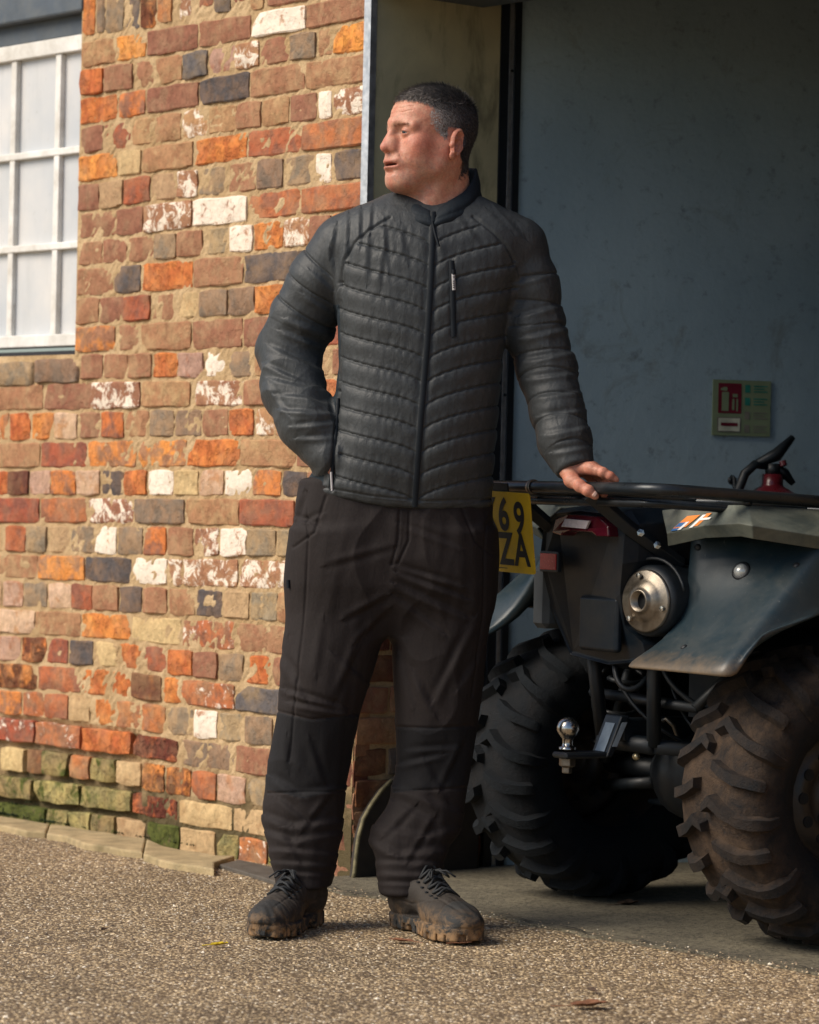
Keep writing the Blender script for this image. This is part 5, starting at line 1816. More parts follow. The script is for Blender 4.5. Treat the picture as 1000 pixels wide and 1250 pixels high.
tf = [(484, 692, 562, 714, 4.7, 0.0050), (487, 700, 568, 730, 4.7, 0.0060), (484, 714, 566, 752, 5.5, 0.0060), (482, 728, 540, 772, 5.5, 0.0040), (472, 728, 424, 754, 5.5, 0.0050), (474, 745, 436, 782, 5.5, 0.0040),
      (490, 640, 560, 668, 4.7, 0.0030), (478, 668, 400, 690, 5.5, 0.0030), (370, 602, 362, 632, 3.9, 0.0050), (362, 632, 384, 640, 3.9, 0.0040), (366, 640, 392, 628, 3.9, 0.0030),
      (349, 843, 420, 864, 4.7, 0.0060), (356, 858, 430, 872, 4.7, 0.0050), (345, 800, 372, 850, 6.2, 0.0050), (352, 780, 350, 840, 5.5, 0.0040), (410, 800, 445, 830, 6.2, 0.0040), (395, 760, 388, 820, 7.0, 0.0030), (440, 780, 410, 850, 6.2, 0.0040),
      (333, 950, 364, 970, 6.3, 0.0050), (364, 970, 418, 960, 6.3, 0.0043), (324, 996, 354, 1008, 6.3, 0.0056), (354, 1008, 414, 1000, 6.3, 0.0050), (326, 1016, 360, 1026, 5.3, 0.0037), (360, 1026, 414, 1016, 5.3, 0.0037),
      (333, 1036, 410, 1042, 4.2, 0.0031), (335, 1052, 408, 1056, 4.2, 0.0031), (337, 1066, 408, 1068, 3.6, 0.0025), (380, 905, 395, 950, 5.5, 0.0040), (350, 900, 352, 940, 5.5, 0.0030),
      (531, 852, 578, 756, 6.2, 0.0050), (505, 820, 530, 870, 6.2, 0.0040), (490, 800, 505, 860, 5.5, 0.0030), (560, 840, 585, 800, 5.5, 0.0030),
      (486, 934, 540, 922, 4.7, 0.0040), (500, 915, 560, 912, 4.7, 0.0030), (488, 962, 560, 990, 6.3, 0.0043), (484, 980, 530, 1004, 6.3, 0.0037), (450, 1024, 484, 1042, 6.3, 0.0050), (484, 1042, 546, 1036, 6.3, 0.0043), (462, 1008, 520, 1020, 6.3, 0.0037), (520, 1020, 556, 1010, 6.3, 0.0037),
      (458, 1052, 540, 1054, 4.2, 0.0031), (461, 1066, 536, 1068, 4.2, 0.0025), (463, 1078, 532, 1080, 3.6, 0.0025), (570, 900, 540, 960, 5.5, 0.0040), (340, 975, 372, 1000, 5, .004), (400, 975, 372, 1012, 5, .004), (345, 1015, 365, 1050, 5, .003), (505, 985, 470, 1020, 5, .004), (530, 1000, 500, 1050, 5, .0035), (520, 930, 545, 975, 6, .003)]
def tr_disp(P):
    U = topx(P); front = (P[:, 1] < MY + .04)
    o = folds(U, tf) * front
    fly = poly_groove(U, [(488, 622), (486, 660), (478, 690)], 1.6) + poly_groove(U, [(500, 622), (499, 660), (486, 688)], 1.5)
    seam = poly_groove(U, [(374, 600), (376, 660), (370, 760), (362, 850), (352, 930)], 1.6) + poly_groove(U, [(594, 640), (590, 740), (578, 850)], 1.6)
    knee = poly_groove(U, [(484, 887), (530, 889), (580, 886)], 1.8) + poly_groove(U, [(338, 868), (380, 878), (436, 872)], 1.8) + poly_groove(U, [(484, 966), (572, 962)], 1.6) + poly_groove(U, [(326, 968), (424, 966)], 1.4)
    pock = poly_groove(U, [(398, 606), (384, 650), (358, 668)], 1.8) + poly_groove(U, [(565, 622), (580, 660), (600, 676)], 1.8)
    o = o - .0028 * (fly + seam + knee + pock) * front
    o = o + .0036 * wob(P * A3((1, 1, .55)), 20, 2, 6) + .0012 * wob(P, 60, 9, 6)
    rd_ = 1 - np.abs(wob(P * A3((.9, .6, .7)), 17, 13, 5))
    o = o + .0035 * (rd_ ** 3 - .3)
    z = P[:, 2]
    low = np.clip((.36 - z) / .2, 0, 1)
    rg_ = 1 - np.abs(wob(P * A3((.6, .6, 1.5)), 21, 4, 5))
    o = o + low * (.0050 * rg_ - .0025)
    return o.astype(np.float32)
b0_ = H(300, 1100); b1_ = H(620, 580)
pts, qd = sd_mesh(tr_base, (b0_[0], MY - .17, b0_[2]), (b1_[0], MY + .17, b1_[2]), .0048, tr_disp)
me = np_mesh('trousers', pts, qd)
m_tpatch = cloth('black knee reinforcement', (.0070, .0066, .0078), (.0110, .0104, .0118), .82, wr=.30)
trousers = link('trousers', me, [m_trous, m_tpatch], man)
Uc = topx(pts[qd].mean(1))
la = (Uc[:, 0] < 452) & (Uc[:, 1] > np.interp(Uc[:, 0], [330, 380, 440], [868, 879, 872])) & (Uc[:, 1] < np.interp(Uc[:, 0], [320, 370, 425], [962, 975, 962]))
lb = (Uc[:, 0] > 474) & (Uc[:, 1] > 888) & (Uc[:, 1] < np.interp(Uc[:, 0], [480, 575], [968, 958]))
me.polygons.foreach_set('material_index', np.where(la | lb, 1, 0).astype(np.int32))
tb = build_bvh(pts, qd)
print('trousers', len(pts))
mb = strip(tb, [(352, 708), (352.5, 718)], 5, .003, 4, .004); mb.build('side_button', m_zip, trousers, smooth=True)

# ------------------------------------------------------------------ boots
m_boot = NT('worn walking boot leather')
_v = m_boot.pos()
c = m_boot.mix(m_boot.noise(_v, 16, 5, .6), lin(32, 29, 26), lin(58, 50, 42))
c = m_boot.mix(m_boot.attr('rubber', 'Fac'), c, lin(34, 37, 38))
c = m_boot.mix(m_boot.math('MULTIPLY', m_boot.ramp(m_boot.noise(_v, 20, 8, .75, .5), [(.46, 0.0), (.58, 1.0)]), m_boot.attr('mud', 'Fac')), c, m_boot.mix(m_boot.noise(_v, 60, 4), lin(128, 98, 66), lin(178, 142, 100)))
m_boot.color(c); m_boot.rough(.78)
_n = m_boot.bump(m_boot.noise(_v, 60, 6, .7), .6, .003)
m_boot.bump(m_boot.noise(_v, 260, 3, .6), .4, .001, _n)
m_boot = m_boot.m
m_lace = simple('black bootlace', (.012, .014, .016), .7)
def boot(heel, toe, side, K):
    h = V3(heel.x, heel.y, .003); t = V3(toe.x, toe.y, .003)
    u = (t - h).normalized(); L = .312 * K
    h = (h + t) / 2 - u * L / 2
    w = V3(0, 0, 1); v = w.cross(u)          # v: to the left of the walking direction
    def loc(P):
        q = (P - A3(h)) / K
        return np.stack([q @ A3(u), q @ A3(v), q[:, 2] / .88], 1)
    def out2(q, grow=0):
        f = lambda x, y, r: np.hypot(q[:, 0] - x, q[:, 1] - y) - (r + grow)
        a = np.clip((q[:, 0] - .045) / .165, 0, 1)
        cap = np.hypot(q[:, 0] - (.045 + .165 * a), q[:, 1] - .004 * side * np.sin(a * 3.1)) - (.036 + .012 * a ** 1.5 - .006 * np.sin(a * math.pi) + grow)
        d = smin(cap, f(.222, .006 * side, .050), .02)
        return smin(d, f(.262, .010 * side, .040), .02)
    def base(P):
        q = loc(P)
        up = ell(q, (.252, .008 * side, .042), (.056, .042, .029))
        up = smin(up, ell(q, (.205, .004 * side, .046), (.075, .045, .038)), .02)
        up = smin(up, cone(q, (.200, .002 * side, .050), (.090, 0, .100), .028, .040), .03)
        up = smin(up, ell(q, (.060, 0, .062), (.062, .042, .055)), .03)
        up = smin(up, cone(q, (.070, 0, .08), (.068, 0, .125), .044, .040), .03)
        up = smax(up, .022 - q[:, 2], .004)
        o2 = out2(q, .002)
        rise = .005 * np.clip((q[:, 0] - .22) / .08, 0, 1) ** 2
        so = smax(o2, np.abs(q[:, 2] - .0175 - rise) - .0165, .005)
        # cleats cut into the edge of the sole
        cl = np.abs(((q[:, 0] * 1.0 + .003 * np.sin(q[:, 0] * 300)) % .026) - .013) - .0042
        cut = np.maximum(np.maximum(cl, q[:, 2] - .0165 - rise), -(out2(q, -.006)))
        arch = np.maximum(np.abs(q[:, 0] - .112) - .014, q[:, 2] - .012)
        so = np.maximum(so, -cut); so = smax(so, -arch, .004)
        rand_ = smax(out2(q, .0035), np.abs(q[:, 2] - .045 - .012 * (q[:, 0] > .22)) - .012 - .010 * np.clip((q[:, 0] - .2) / .08, 0, 1), .006)
        d = smin(up, so, .004)
        tg = cone(q, (.180, 0, .080), (.104, 0, .128), .014, .018)
        d = smin(d, tg, .01)
        for (x0, z0, r) in ((.108, .140, .008),):
            d = smin(d, sph(q, (x0, 0, z0), r), .01)
        return (d * K).astype(np.float32)
    def disp(P):
        q = loc(P)
        o = .0014 * wob(P, 60, 4, 6) + .0008 * wob(P, 160, 9, 5)
        toe_cap = np.exp(-((q[:, 0] - .232 - .25 * q[:, 1] ** 2 / .05) / .0022) ** 2) * (q[:, 2] > .035)
        seam = np.exp(-((q[:, 2] - .062 - .25 * np.abs(q[:, 0] - .12)) / .0018) ** 2) * (q[:, 0] < .2)
        sm2 = np.exp(-((np.abs(q[:, 1]) - .026 - .05 * (q[:, 2] - .09)) / .002) ** 2) * (q[:, 2] > .07) * (q[:, 0] > .085)
        crease = np.sin(q[:, 0] * 420) * np.exp(-((q[:, 0] - .195) / .018) ** 2) * .0012
        mid = -.002 * np.exp(-((q[:, 2] - .034) / .0018) ** 2)
        o = o - .0022 * toe_cap - .0018 * seam - .0015 * sm2 + crease + mid
        return o.astype(np.float32)
    cs = [h + u * a + v * b for a in (-.03, L + .04) for b in (-.09, .09)]
    lo = (min(c.x for c in cs), min(c.y for c in cs), -.004); hi = (max(c.x for c in cs), max(c.y for c in cs), .215)
    pts, qd = sd_mesh(base, lo, hi, .0026, disp, refine=False)
    me = np_mesh('boot', pts, qd)
    q = loc(pts.astype(np.float32))
    rub = np.clip((.036 - q[:, 2]) / .006, 0, 1); rub = np.maximum(rub, np.clip((q[:, 0] - .232 - .25 * q[:, 1] ** 2 / .05) / .006, 0, 1) * .7)
    mud = np.clip(1.05 - q[:, 2] / .070, 0, 1) * (.45 + .55 * np.clip((q[:, 0] - .02) / .1, 0, 1))
    for nm, a in (('rubber', rub), ('mud', mud)):
        at = me.attributes.new(nm, 'FLOAT', 'POINT'); at.data.foreach_set('value', a.astype(np.float32))
    o = link('boot', me, m_boot, man)
    bb = build_bvh(pts, qd)
    def top(x, y, lift=.003):
        p = h + u * x * K + v * y * K + w * .3
        hit = bb.ray_cast(p, V3(0, 0, -1))
        return (hit[0] if hit[0] is not None else p - w * .2) + w * lift
    mb = MB(); mb.smooth = True
    xs_ = [.196, .178, .160, .143, .127]
    for i, x in enumerate(xs_):
        for sg in (-1, 1):
            nx_ = xs_[min(i + 1, 4)] if i < 4 else x - .014
            pp = [top(x + (nx_ - x) * k, sg * (.024 - .048 * k), .004 + .004 * math.sin(k * math.pi)) for k in (0, .33, .66, 1)]
            mb.tube(pp, .0032, 6)
    for sg in (-1, 1):          # bow
        c0 = top(.140, 0, .010)
        lp = [c0 + v * sg * a + u * b + w * e for a, b, e in ((0, 0, 0), (.010, .006, .004), (.020, .014, -.004), (.024, .022, -.012), (.016, .020, -.006), (.005, .006, .003))]
        mb.tube(lp, .0022, 6)
        mb.tube([c0, c0 + v * sg * .018 + u * .022 + w * .002, c0 + v * sg * .030 + u * .040 - w * .010], .0021, 6)
    ob = mb.build('bootlace', m_lace, o); ob['kind'] = 'stuff'
    for i, x in enumerate(xs_):
        for sg in (-1, 1):
            mb = MB(); mb.smooth = True
            mb.lathe([(.0045, 0), (.0045, .002), (.002, .0025)], top(x, sg * .027, -.0005), top(x, sg * .027, 1) - top(x, sg * .027, 0), 8)
            mb.build('eyelet', m_zip, o)
    return o
boot(ground_pt(388, 1126), ground_pt(306, 1150), 1, 1.05)
boot(ground_pt(480, 1128), ground_pt(590, 1157), -1, 1.13)
# ================================================================== HEAD AND HANDS
psi = math.radians(59); pit = math.radians(4)
HFh = V3(-math.sin(psi), -math.cos(psi), 0)
HL = V3(math.cos(psi), -math.sin(psi), 0)
HF = (HFh * math.cos(pit) + V3(0, 0, math.sin(pit))).normalized()
HU = (V3(0, 0, 1) * math.cos(pit) - HFh * math.sin(pit)).normalized()
HC = W(526, 168, MY - .015)
HR = np.array([[HF.x, HL.x, HU.x], [HF.y, HL.y, HU.y], [HF.z, HL.z, HU.z]], np.float32)
def hl(f, l, u): return HC + HF * f + HL * l + HU * u
def roty(a):
    c, s = math.cos(a), math.sin(a)
    return np.array([[c, 0, s], [0, 1, 0], [-s, 0, c]], np.float32)
def head_sd(q):
    """q: points in the head's frame (forward, left, up), 0 at eye height between the ears"""
    s = q.copy(); s[:, 1] = np.abs(s[:, 1])
    d = ell(q, (-.010, 0, .033), (.097, .077, .082))
    d = smin(d, ell(q, (.036, 0, .035), (.056, .062, .058)), .02)          # forehead
    d = smin(d, ell(q, (.040, 0, -.030), (.052, .058, .080)), .025)         # face block
    d = smin(d, cone(s, (.066, .018, -.100), (.008, .054, -.068), .017, .017), .022)     # jaw
    d = smin(d, cone(s, (.008, .054, -.068), (-.004, .062, -.020), .017, .016), .025)
    d = smin(d, ell(q, (.072, 0, -.103), (.022, .024, .018)), .016)         # chin
    d = smin(d, ell(q, (.0825, 0, -.062), (.0215, .034, .030)), .018)         # muzzle
    d = smin(d, sph(s, (.058, .046, -.030), .020), .024)                    # cheekbone
    d = smin(d, sph(s, (.055, .036, -.060), .020), .024)                    # cheek
    d = smin(d, ell(s, (.022, .049, -.052), (.032, .0165, .038)), .022)      # jaw muscle
    d = smin(d, cone(s, (.0915, .007, .0150), (.0725, .045, .0115), .0115, .0100), .012)
    d = smin(d, sph(q, (.0890, 0, .020), .0150), .014)      # brow ridge
    d = smax(d, -sph(s, (.101, .030, -.003), .0170), .012)                  # eye socket
    d = smin(d, ell(q, (.050, 0, -.108), (.040, .032, .017)), .03)          # under the chin
    # nose
    n = cone(q, (.0935, 0, .010), (.1080, 0, -.029), .0090, .0100)
    n = smin(n, sph(q, (.1130, 0, -.0375), .0100), .008)
    n = smin(n, sph(s, (.0985, .0128, -.0405), .0076), .007)
    n = smin(n, ell(s, (.096, .010, -.030), (.016, .011, .018)), .010)
    n = smax(n, -(q[:, 2] + .0465 + .20 * (q[:, 0] - .10)), .004)
    n = smax(n, -ell(s, (.1030, .0068, -.0490), (.0075, .0036, .0050)), .002)
    d = smin(d, n, .008)
    # mouth
    d = smin(d, ell(q, (.0945, 0, -.0650), (.0105, .0270, .0052)), .006)
    d = smin(d, ell(q, (.0925, 0, -.0785), (.0105, .0250, .0060)), .006)
    d = smax(d, -ell(q, (.1020, 0, -.0728), (.0260, .0260, .0034)), .003)
    d = d + .0008 * np.exp(-(np.linalg.norm(s - A3((.084, .0270, -.0725)), axis=1) / .0045) ** 2)
    d = smax(d, -ell(q, (.1020, 0, -.0890), (.0100, .018, .0045)), .008)     # hollow under the lip
    dn_, hn_ = cone(s, (.096, .0240, -.042), (.080, .0380, -.070), 0, 0, True)
    d = d + .0024 * np.exp(-(dn_ / .0044) ** 2) * np.sin(np.pi * np.clip(hn_ * .9 + .1, 0, 1))      # crease beside the mouth
    d = d + .0013 * np.exp(-(cone(s, (.084, .025, -.017), (.072, .042, -.020), 0, 0) / .0030) ** 2)      # bag under the eye
    for (a_, b_) in (((.064, .047, .002), (.050, .060, .009)), ((.064, .048, -.003), (.048, .061, -.003)), ((.063, .047, -.008), (.050, .058, -.014))):
        d = d + .0009 * np.exp(-(cone(s, a_, b_, 0, 0) / .0016) ** 2)
    d = d + .0016 * np.exp(-(cone(s, (.074, .036, -.070), (.062, .040, -.096), 0, 0) / .0040) ** 2)      # jowl line
    d = d + .0012 * np.exp(-(cone(s, (.088, .010, .024), (.092, .006, .010), 0, 0) / .0016) ** 2)      # frown line
    for k, zz in enumerate((.040, .050, .060)):
        d = d + .0009 * np.exp(-((q[:, 2] - zz - .08 * s[:, 1] - .0012 * np.sin(q[:, 1] * 190 + k)) / .0016) ** 2) * (q[:, 0] > .05) * (s[:, 1] < .045)
    # eyelids
    lid = sph(s, (.0765, .0305, -.002), .0142)
    t = s - A3((.0765, .0305, -.002))
    op = np.abs(t[:, 2] + .0012 + .10 * t[:, 1]) - .0026 + (t[:, 1] / .0125) ** 2 * .0026
    lid = smax(lid, -np.maximum(op, -(t[:, 0] - .004)), .0012)
    d = smin(d, lid, .0035)
    # neck
    d = smin(d, cone(q, (-.030, 0, -.040), (-.046, 0, -.170), .058, .064), .03)
    d = smin(d, cone(q, (.010, 0, -.095), (-.010, 0, -.165), .034, .040), .03)
    d = smin(d, cone(s, (-.030, .058, -.045), (.012, .026, -.165), .013, .015), .022)
    # ears
    e = s - A3((-.009, .0815, -.0165))
    ca, sa = math.cos(.38), math.sin(.38)
    ex, ey = e[:, 0] * ca + e[:, 1] * sa, -e[:, 0] * sa + e[:, 1] * ca          # swings out to the back
    cb, sb = math.cos(-.26), math.sin(-.26)
    ez = e[:, 2] * cb + ex * sb; ex = ex * cb - e[:, 2] * sb
    E = np.stack([ex + .006, ey, ez], 1)
    # outline: wide above, narrow at the lobe
    wz = np.interp(ez, [-.036, -.026, -.012, .008, .022, .034], [.008, .0115, .0165, .0235, .0240, .0180]).astype(np.float32)
    o2 = np.hypot(np.minimum(E[:, 0], 0) / wz + np.maximum(E[:, 0], 0) / (wz * .8), ez / .0330)
    plate = (o2 - 1) * .011
    el = smax(plate, np.abs(ey - .003) - .0030, .003)
    helix = np.exp(-((o2 - .90) / .13) ** 2) * (ez > -.024)
    el = el - .0042 * helix * np.clip((ey + .004) / .006, 0, 1)
    conc = np.hypot((E[:, 0] - .000) / .0105, (ez + .003) / .0140)
    anti = np.exp(-((conc - 1.15) / .22) ** 2) * (E[:, 0] < .006)
    el = el - .0026 * anti * np.clip((ey + .004) / .006, 0, 1)
    lobe = ell(E, (.003, .003, -.0285), (.0085, .0052, .0085))
    el = smin(el, lobe, .004)
    el = smax(el, -ell(E, (.003, .0095, -.003), (.0085, .0095, .0120)), .002)
    el = smax(el, -ell(E, (-.003, .0085, .017), (.0085, .0045, .0080)), .002)
    el = smin(el, ell(E, (.0135, .003, -.007), (.0045, .0060, .0070)), .003)       # tragus
    d = smin(d, el, .005)
    return d
def head_fn(P): return head_sd((P - A3(HC)) @ HR).astype(np.float32)
cs = [hl(a, b, c) for a in (-.125, .140) for b in (-.105, .105) for c in (-.175, .125)]
lo = [min(c[i] for c in cs) for i in range(3)]; hi = [max(c[i] for c in cs) for i in range(3)]
lo[2] = max(lo[2], H(530, 275)[2])
hp, hq = sd_mesh(head_fn, lo, hi, .0023, lambda P: (.00035 * wob(P, 180, 3, 6)).astype(np.float32))
hq3 = ((hp - np.array(HC)) @ HR)
# hair mask in the head's frame
f_, l_, u_ = hq3[:, 0], np.abs(hq3[:, 1]), hq3[:, 2]
def hairmask(f, l, u):
    fb = np.interp(u, [-.05, -.03, -.012, .0, .018, .035, .052, .062, .070, .080, .1], [-.040, -.006, .010, .026, .046, .050, .046, .060, .088, .12, .2])
    fb = np.where(l < .045, np.interp(u, [.045, .058, .066, .074, .1], [0, .05, .080, .12, .2]), fb)
    m = (fb - f) / .014
    ear = np.minimum(np.minimum((f + .040) / .006, (.014 - f) / .006), (.024 - u) / .006)      # around the ear
    m = np.minimum(m, np.where(f > -.04, np.clip(-ear, -1, 5) + .2 * 0, 5) if False else 5)
    m = np.where((u < .018) & (f > -.034) & (f < .004), -1, m)
    low = (u + .078 + .35 * np.clip(f + .08, 0, .1)) / .020
    return np.clip(np.minimum(m, low), 0, 1)
hm = hairmask(f_, l_, u_)
hm = np.clip(hm + .35 * wob(hq3.astype(np.float32), 260, 2, 5) * (hm > 0) * (hm < 1), 0, 1)
NH = len(hp)
# skin colouring: lips, ruddy nose and cheeks, shaved beard area, ears, painted shade in the hollows
def gs(c, r, sym=True):
    ll = l_ if sym else hq3[:, 1]
    return np.exp(-(((f_ - c[0]) ** 2 + (ll - c[1]) ** 2 + (u_ - c[2]) ** 2) / r ** 2))
base = np.array([.56, .285, .185])
colr = np.tile(base, (NH, 1))
def tint(w, c):
    global colr
    colr = colr * (1 - w[:, None]) + np.array(c) * w[:, None]
tint(np.clip(gs((.118, 0, -.036), .020) * .7, 0, .6), (.48, .16, .115))
tint(np.clip(gs((.062, .050, -.032), .028) * .8, 0, .6), (.50, .165, .105))
tint(np.clip(gs((-.015, .085, -.016), .035) * .7, 0, .5), (.50, .17, .12))
tint(np.exp(-(np.hypot(f_ + .012, u_ + .019) / .008) ** 2) * (l_ > .06) * .75, (.16, .05, .035))  # shade of the ear hollow painted into the skin
tint(np.clip((-.040 - u_) / .03, 0, 1) * np.clip((f_ - .0) / .02, 0, 1) * (.30 + .18 * wob(hq3.astype(np.float32), 340, 6, 5)).clip(0, .6), (.30, .20, .165))
tint(np.clip(gs((.045, .060, -.020), .030) * .5, 0, .4), (.52, .16, .10))
lipm = np.exp(-((u_ + .072) / .0095) ** 4) * np.exp(-(l_ / .026) ** 4) * (f_ > .080)
tint(lipm * .75, (.36, .125, .095))
lsh = np.exp(-((np.abs(u_ + .0032 + .10 * (l_ - .0305)) - .0030) / .0011) ** 2) * np.exp(-((l_ - .0305) / .0125) ** 6) * (f_ > .068) * (f_ < .096)
tint(lsh * .65, (.10, .05, .038))
mo = np.exp(-((u_ + .0728) / .0030) ** 2) * np.exp(-(l_ / .0245) ** 6) * (f_ > .070) * (f_ < .097)
tint(np.clip(mo * 1.2, 0, .9), (.05, .015, .012))  # dark between the parted lips painted in
tint(np.exp(-((u_ - .0125) / .004) ** 2) * np.exp(-((l_ - .030) / .018) ** 4) * (f_ > .055) * .35, (.20, .13, .09))
tint(np.exp(-((u_ - .004) / .005) ** 2) * np.exp(-((l_ - .030) / .014) ** 4) * (f_ > .06) * .35, (.30, .13, .09))  # eye socket shade painted under the brow
fade = np.clip((f_ - .012) / .02, 0, 1) * np.clip((.056 - u_) / .016, 0, 1)      # thin clipped grey at the temple
tint(hm ** 1.5 * (.93 - .58 * fade), np.array([.040, .035, .033]))

# the hand on the rack rail, finger by finger
YB = lambda px: (7.052 + .0)  # depth of the rail is taken from the rack itself
def railpt(r): return Q(-.43, r, rz(-.43))
fing = {
 'index': ([H(703, 571, -.122), H(722, 572, -.152), H(736, 576.5, -.168), H(745, 581, -.172), H(752, 586, -.170)], [.0160, .0138, .0105, .0090, .0072]),
 'middle': ([H(702, 570, -.112), H(724, 571, -.130), H(739, 579, -.130), H(743, 592, -.128), H(737, 604, -.136)], [.0160, .0135, .0102, .0092, .0078]),
 'ring': ([H(700, 571, -.102), H(720, 573, -.104), H(734, 583, -.098), H(737, 597, -.098), H(729, 608, -.110)], [.0155, .0128, .0098, .0088, .0074]),
 'little': ([H(698, 573, -.094), H(714, 577, -.082), H(725, 588, -.074), H(727, 600, -.076), H(720, 608, -.090)], [.0145, .0112, .0086, .0076, .0066]),
 'thumb': ([H(693, 575, -.128), H(698, 586, -.148), H(708, 593, -.168), H(718, 599, -.180), H(726.5, 605, -.182)], [.0165, .0155, .0128, .0118, .0088]),
}
def hand_fn(P):
    d = None
    # palm as a slab between the knuckles and the wrist
    for k in ('index', 'middle', 'ring', 'little'):
        c, r = fing[k]
        di = cone(P, c[0], c[1], r[0] * .98, r[1] * .98)
        d = di if d is None else smin(d, di, .014)
    d = smin(d, cone(P, H(696, 566, -.110), H(690, 545, -.094), .0235, .0255), .02)
    d = smin(d, sph(P, H(692, 573, -.122), .0165), .016)
    for k in fing:
        c, r = fing[k]
        di = None
        for i in range(1, 4):
            dd = cone(P, c[i], c[i + 1], r[i], r[i + 1])
            di = dd if di is None else smin(di, dd, .003)
        for i in (2, 3): di = smin(di, sph(P, c[i], r[i] * 1.06), .003)
        if k == 'thumb':
            di = smin(di, cone(P, c[0], c[1], r[0], r[1]), .008)
            d = smin(d, di, .008)
        else:
            d = smin(d, di, .0035)
    return d.astype(np.float32)
def hand_disp(P):
    o = .0004 * wob(P, 210, 2, 6)
    for k in fing:
        c, r = fing[k]
        for i in (2, 3):
            dd = np.linalg.norm(P - A3(c[i]), axis=1)
            ax = A3(c[i + 1]) - A3(c[i - 1]); ax /= np.linalg.norm(ax)
            t = (P - A3(c[i])) @ ax
            o = o - .00045 * np.exp(-(dd / .0115) ** 2 - (t / .0045) ** 2) * (np.cos(t * 2300) + .4)
    return o.astype(np.float32)
lo = H(668, 622, -.20); hi = H(765, 530, -.03)
gp_, gq_ = sd_mesh(hand_fn, (lo[0], MY - .205, lo[2]), (hi[0], MY - .045, hi[2]), .0022, hand_disp)
# the rest of the body inside the clothes, in the same surface
T_in = table([(250, 470, 590, .01, .07), (280, 430, 622, .01, .085), (400, 432, 598, 0, .10), (560, 415, 590, 0, .10), (700, 372, 590, 0, .10), (740, 380, 580, 0, .09)], MY)
def body_fn(P):
    d = loftsd(P, T_in, 2.2)
    for arm, rr in ((armR, .035), (armL, .033)):
        a, _ = chain(P, arm, [rr + .01, rr + .008, rr + .006, rr + .004, rr, rr - .003, rr - .008, rr - .010], .02)
        d = smin(d, a, .02)
    d = smin(d, sph(P, H(404, 568, -.075), .034), .02)
    for pl in ([H(412, 720, 0), H(393, 860, 0), H(374, 1000, .0), H(372, 1085, 0)], [H(540, 720, 0), H(534, 860, .0), H(515, 1000, .015), H(498, 1085, .012)]):
        a, _ = chain(P, pl, [.075, .055, .045, .036], .02)
        d = smin(d, a, .02)
    d = smin(d, cone(P, H(530, 270, .02), H(530, 235, .012), .058, .056), .03)
    return d.astype(np.float32)
lo = H(315, 1100); hi = H(725, 225)
bp, bq = sd_mesh(body_fn, (lo[0], MY - .15, .08), (hi[0], MY + .14, hi[2]), .011, refine=False)
allp = np.concatenate([hp, gp_, bp]); allq = np.concatenate([hq, gq_ + len(hp), bq + len(hp) + len(gp_)])
me = np_mesh('body', allp, allq)
hc = np.tile(np.array([.50, .235, .155]), (len(gp_), 1))
for k in fing:
    c, r = fing[k]
    for i in (2, 3):
        w_ = np.exp(-(np.linalg.norm(gp_ - np.array(c[i]), axis=1) / .012) ** 2)[:, None] * .45
        hc = hc * (1 - w_) + np.array([.52, .17, .12]) * w_
cols = np.concatenate([colr, hc, np.tile(base, (len(bp), 1))])
at = me.attributes.new('skin', 'FLOAT_COLOR', 'POINT')
at.data.foreach_set('color', np.concatenate([cols, np.ones((len(cols), 1))], 1).astype(np.float32).ravel())
at = me.attributes.new('bare', 'FLOAT', 'POINT')
at.data.foreach_set('value', np.concatenate([1 - np.clip(hm * 1.4, 0, 1), np.ones(len(gp_) + len(bp))]).astype(np.float32))
m_skin = NT('weathered skin')
_v = m_skin.pos()
c = m_skin.attr('skin')
c = m_skin.mix(m_skin.math('MULTIPLY', m_skin.ramp(m_skin.noise(_v, 62, 6, .7), [(.40, 0.0), (.66, .60)]), m_skin.attr('bare', 'Fac')), c, (.50, .140, .085))
c = m_skin.mix(1.0, c, m_skin.ramp(m_skin.noise(_v, 230, 4, .7), [(.3, .80), (.7, 1.16)]), 'MULTIPLY')
m_skin.color(c); m_skin.rough(.50)
m_skin.b.inputs['Subsurface Weight'].default_value = .12
m_skin.b.inputs['Subsurface Radius'].default_value = (1.0, .35, .2)
m_skin.b.inputs['Subsurface Scale'].default_value = .006
m_skin.b.inputs['Specular IOR Level'].default_value = .42
_n = m_skin.bump(m_skin.noise(_v, 420, 4, .6), .35, .0006)
m_skin.bump(m_skin.noise(_v, 130, 5, .65, .6), .45, .0018, _n)
m_skin = m_skin.m
body = link('body', me, m_skin, man)
print('body', len(allp))
# eyes
m_eye = simple('eye white', (.22, .19, .17), .15, vary=.05); m_iris = simple('grey blue iris', (.025, .035, .04), .1, vary=.3, scale=900); m_pup = simple('pupil', (.004, .004, .005), .05)
gaze = (HF + HL * -.05 + HU * -.02).normalized()
for s_ in (-1, 1):
    c = hl(.0765, s_ * .0305, -.002)
    mb = MB(); mb.smooth = True
    R_ = .0122
    prof = [(R_ * math.sin(a), R_ * math.cos(a)) for a in np.linspace(0.0, math.pi, 17)]
    mb.lathe(prof, c, gaze, 24)
    e = mb.build('eye', m_eye, body)
    mb = MB(); mb.smooth = True
    mb.lathe([(.0001, R_ + .0006), (.0035, R_ + .0003), (.0068, R_ - .0016), (.0070, R_ - .0022)], c, gaze, 20)
    ir = mb.build('iris', m_iris, e)
    mb = MB(); mb.smooth = True
    mb.lathe([(.0001, R_ + .0010), (.0024, R_ + .0007), (.0025, R_ + .0001)], c, gaze, 16)
    mb.build('pupil', m_pup, e)
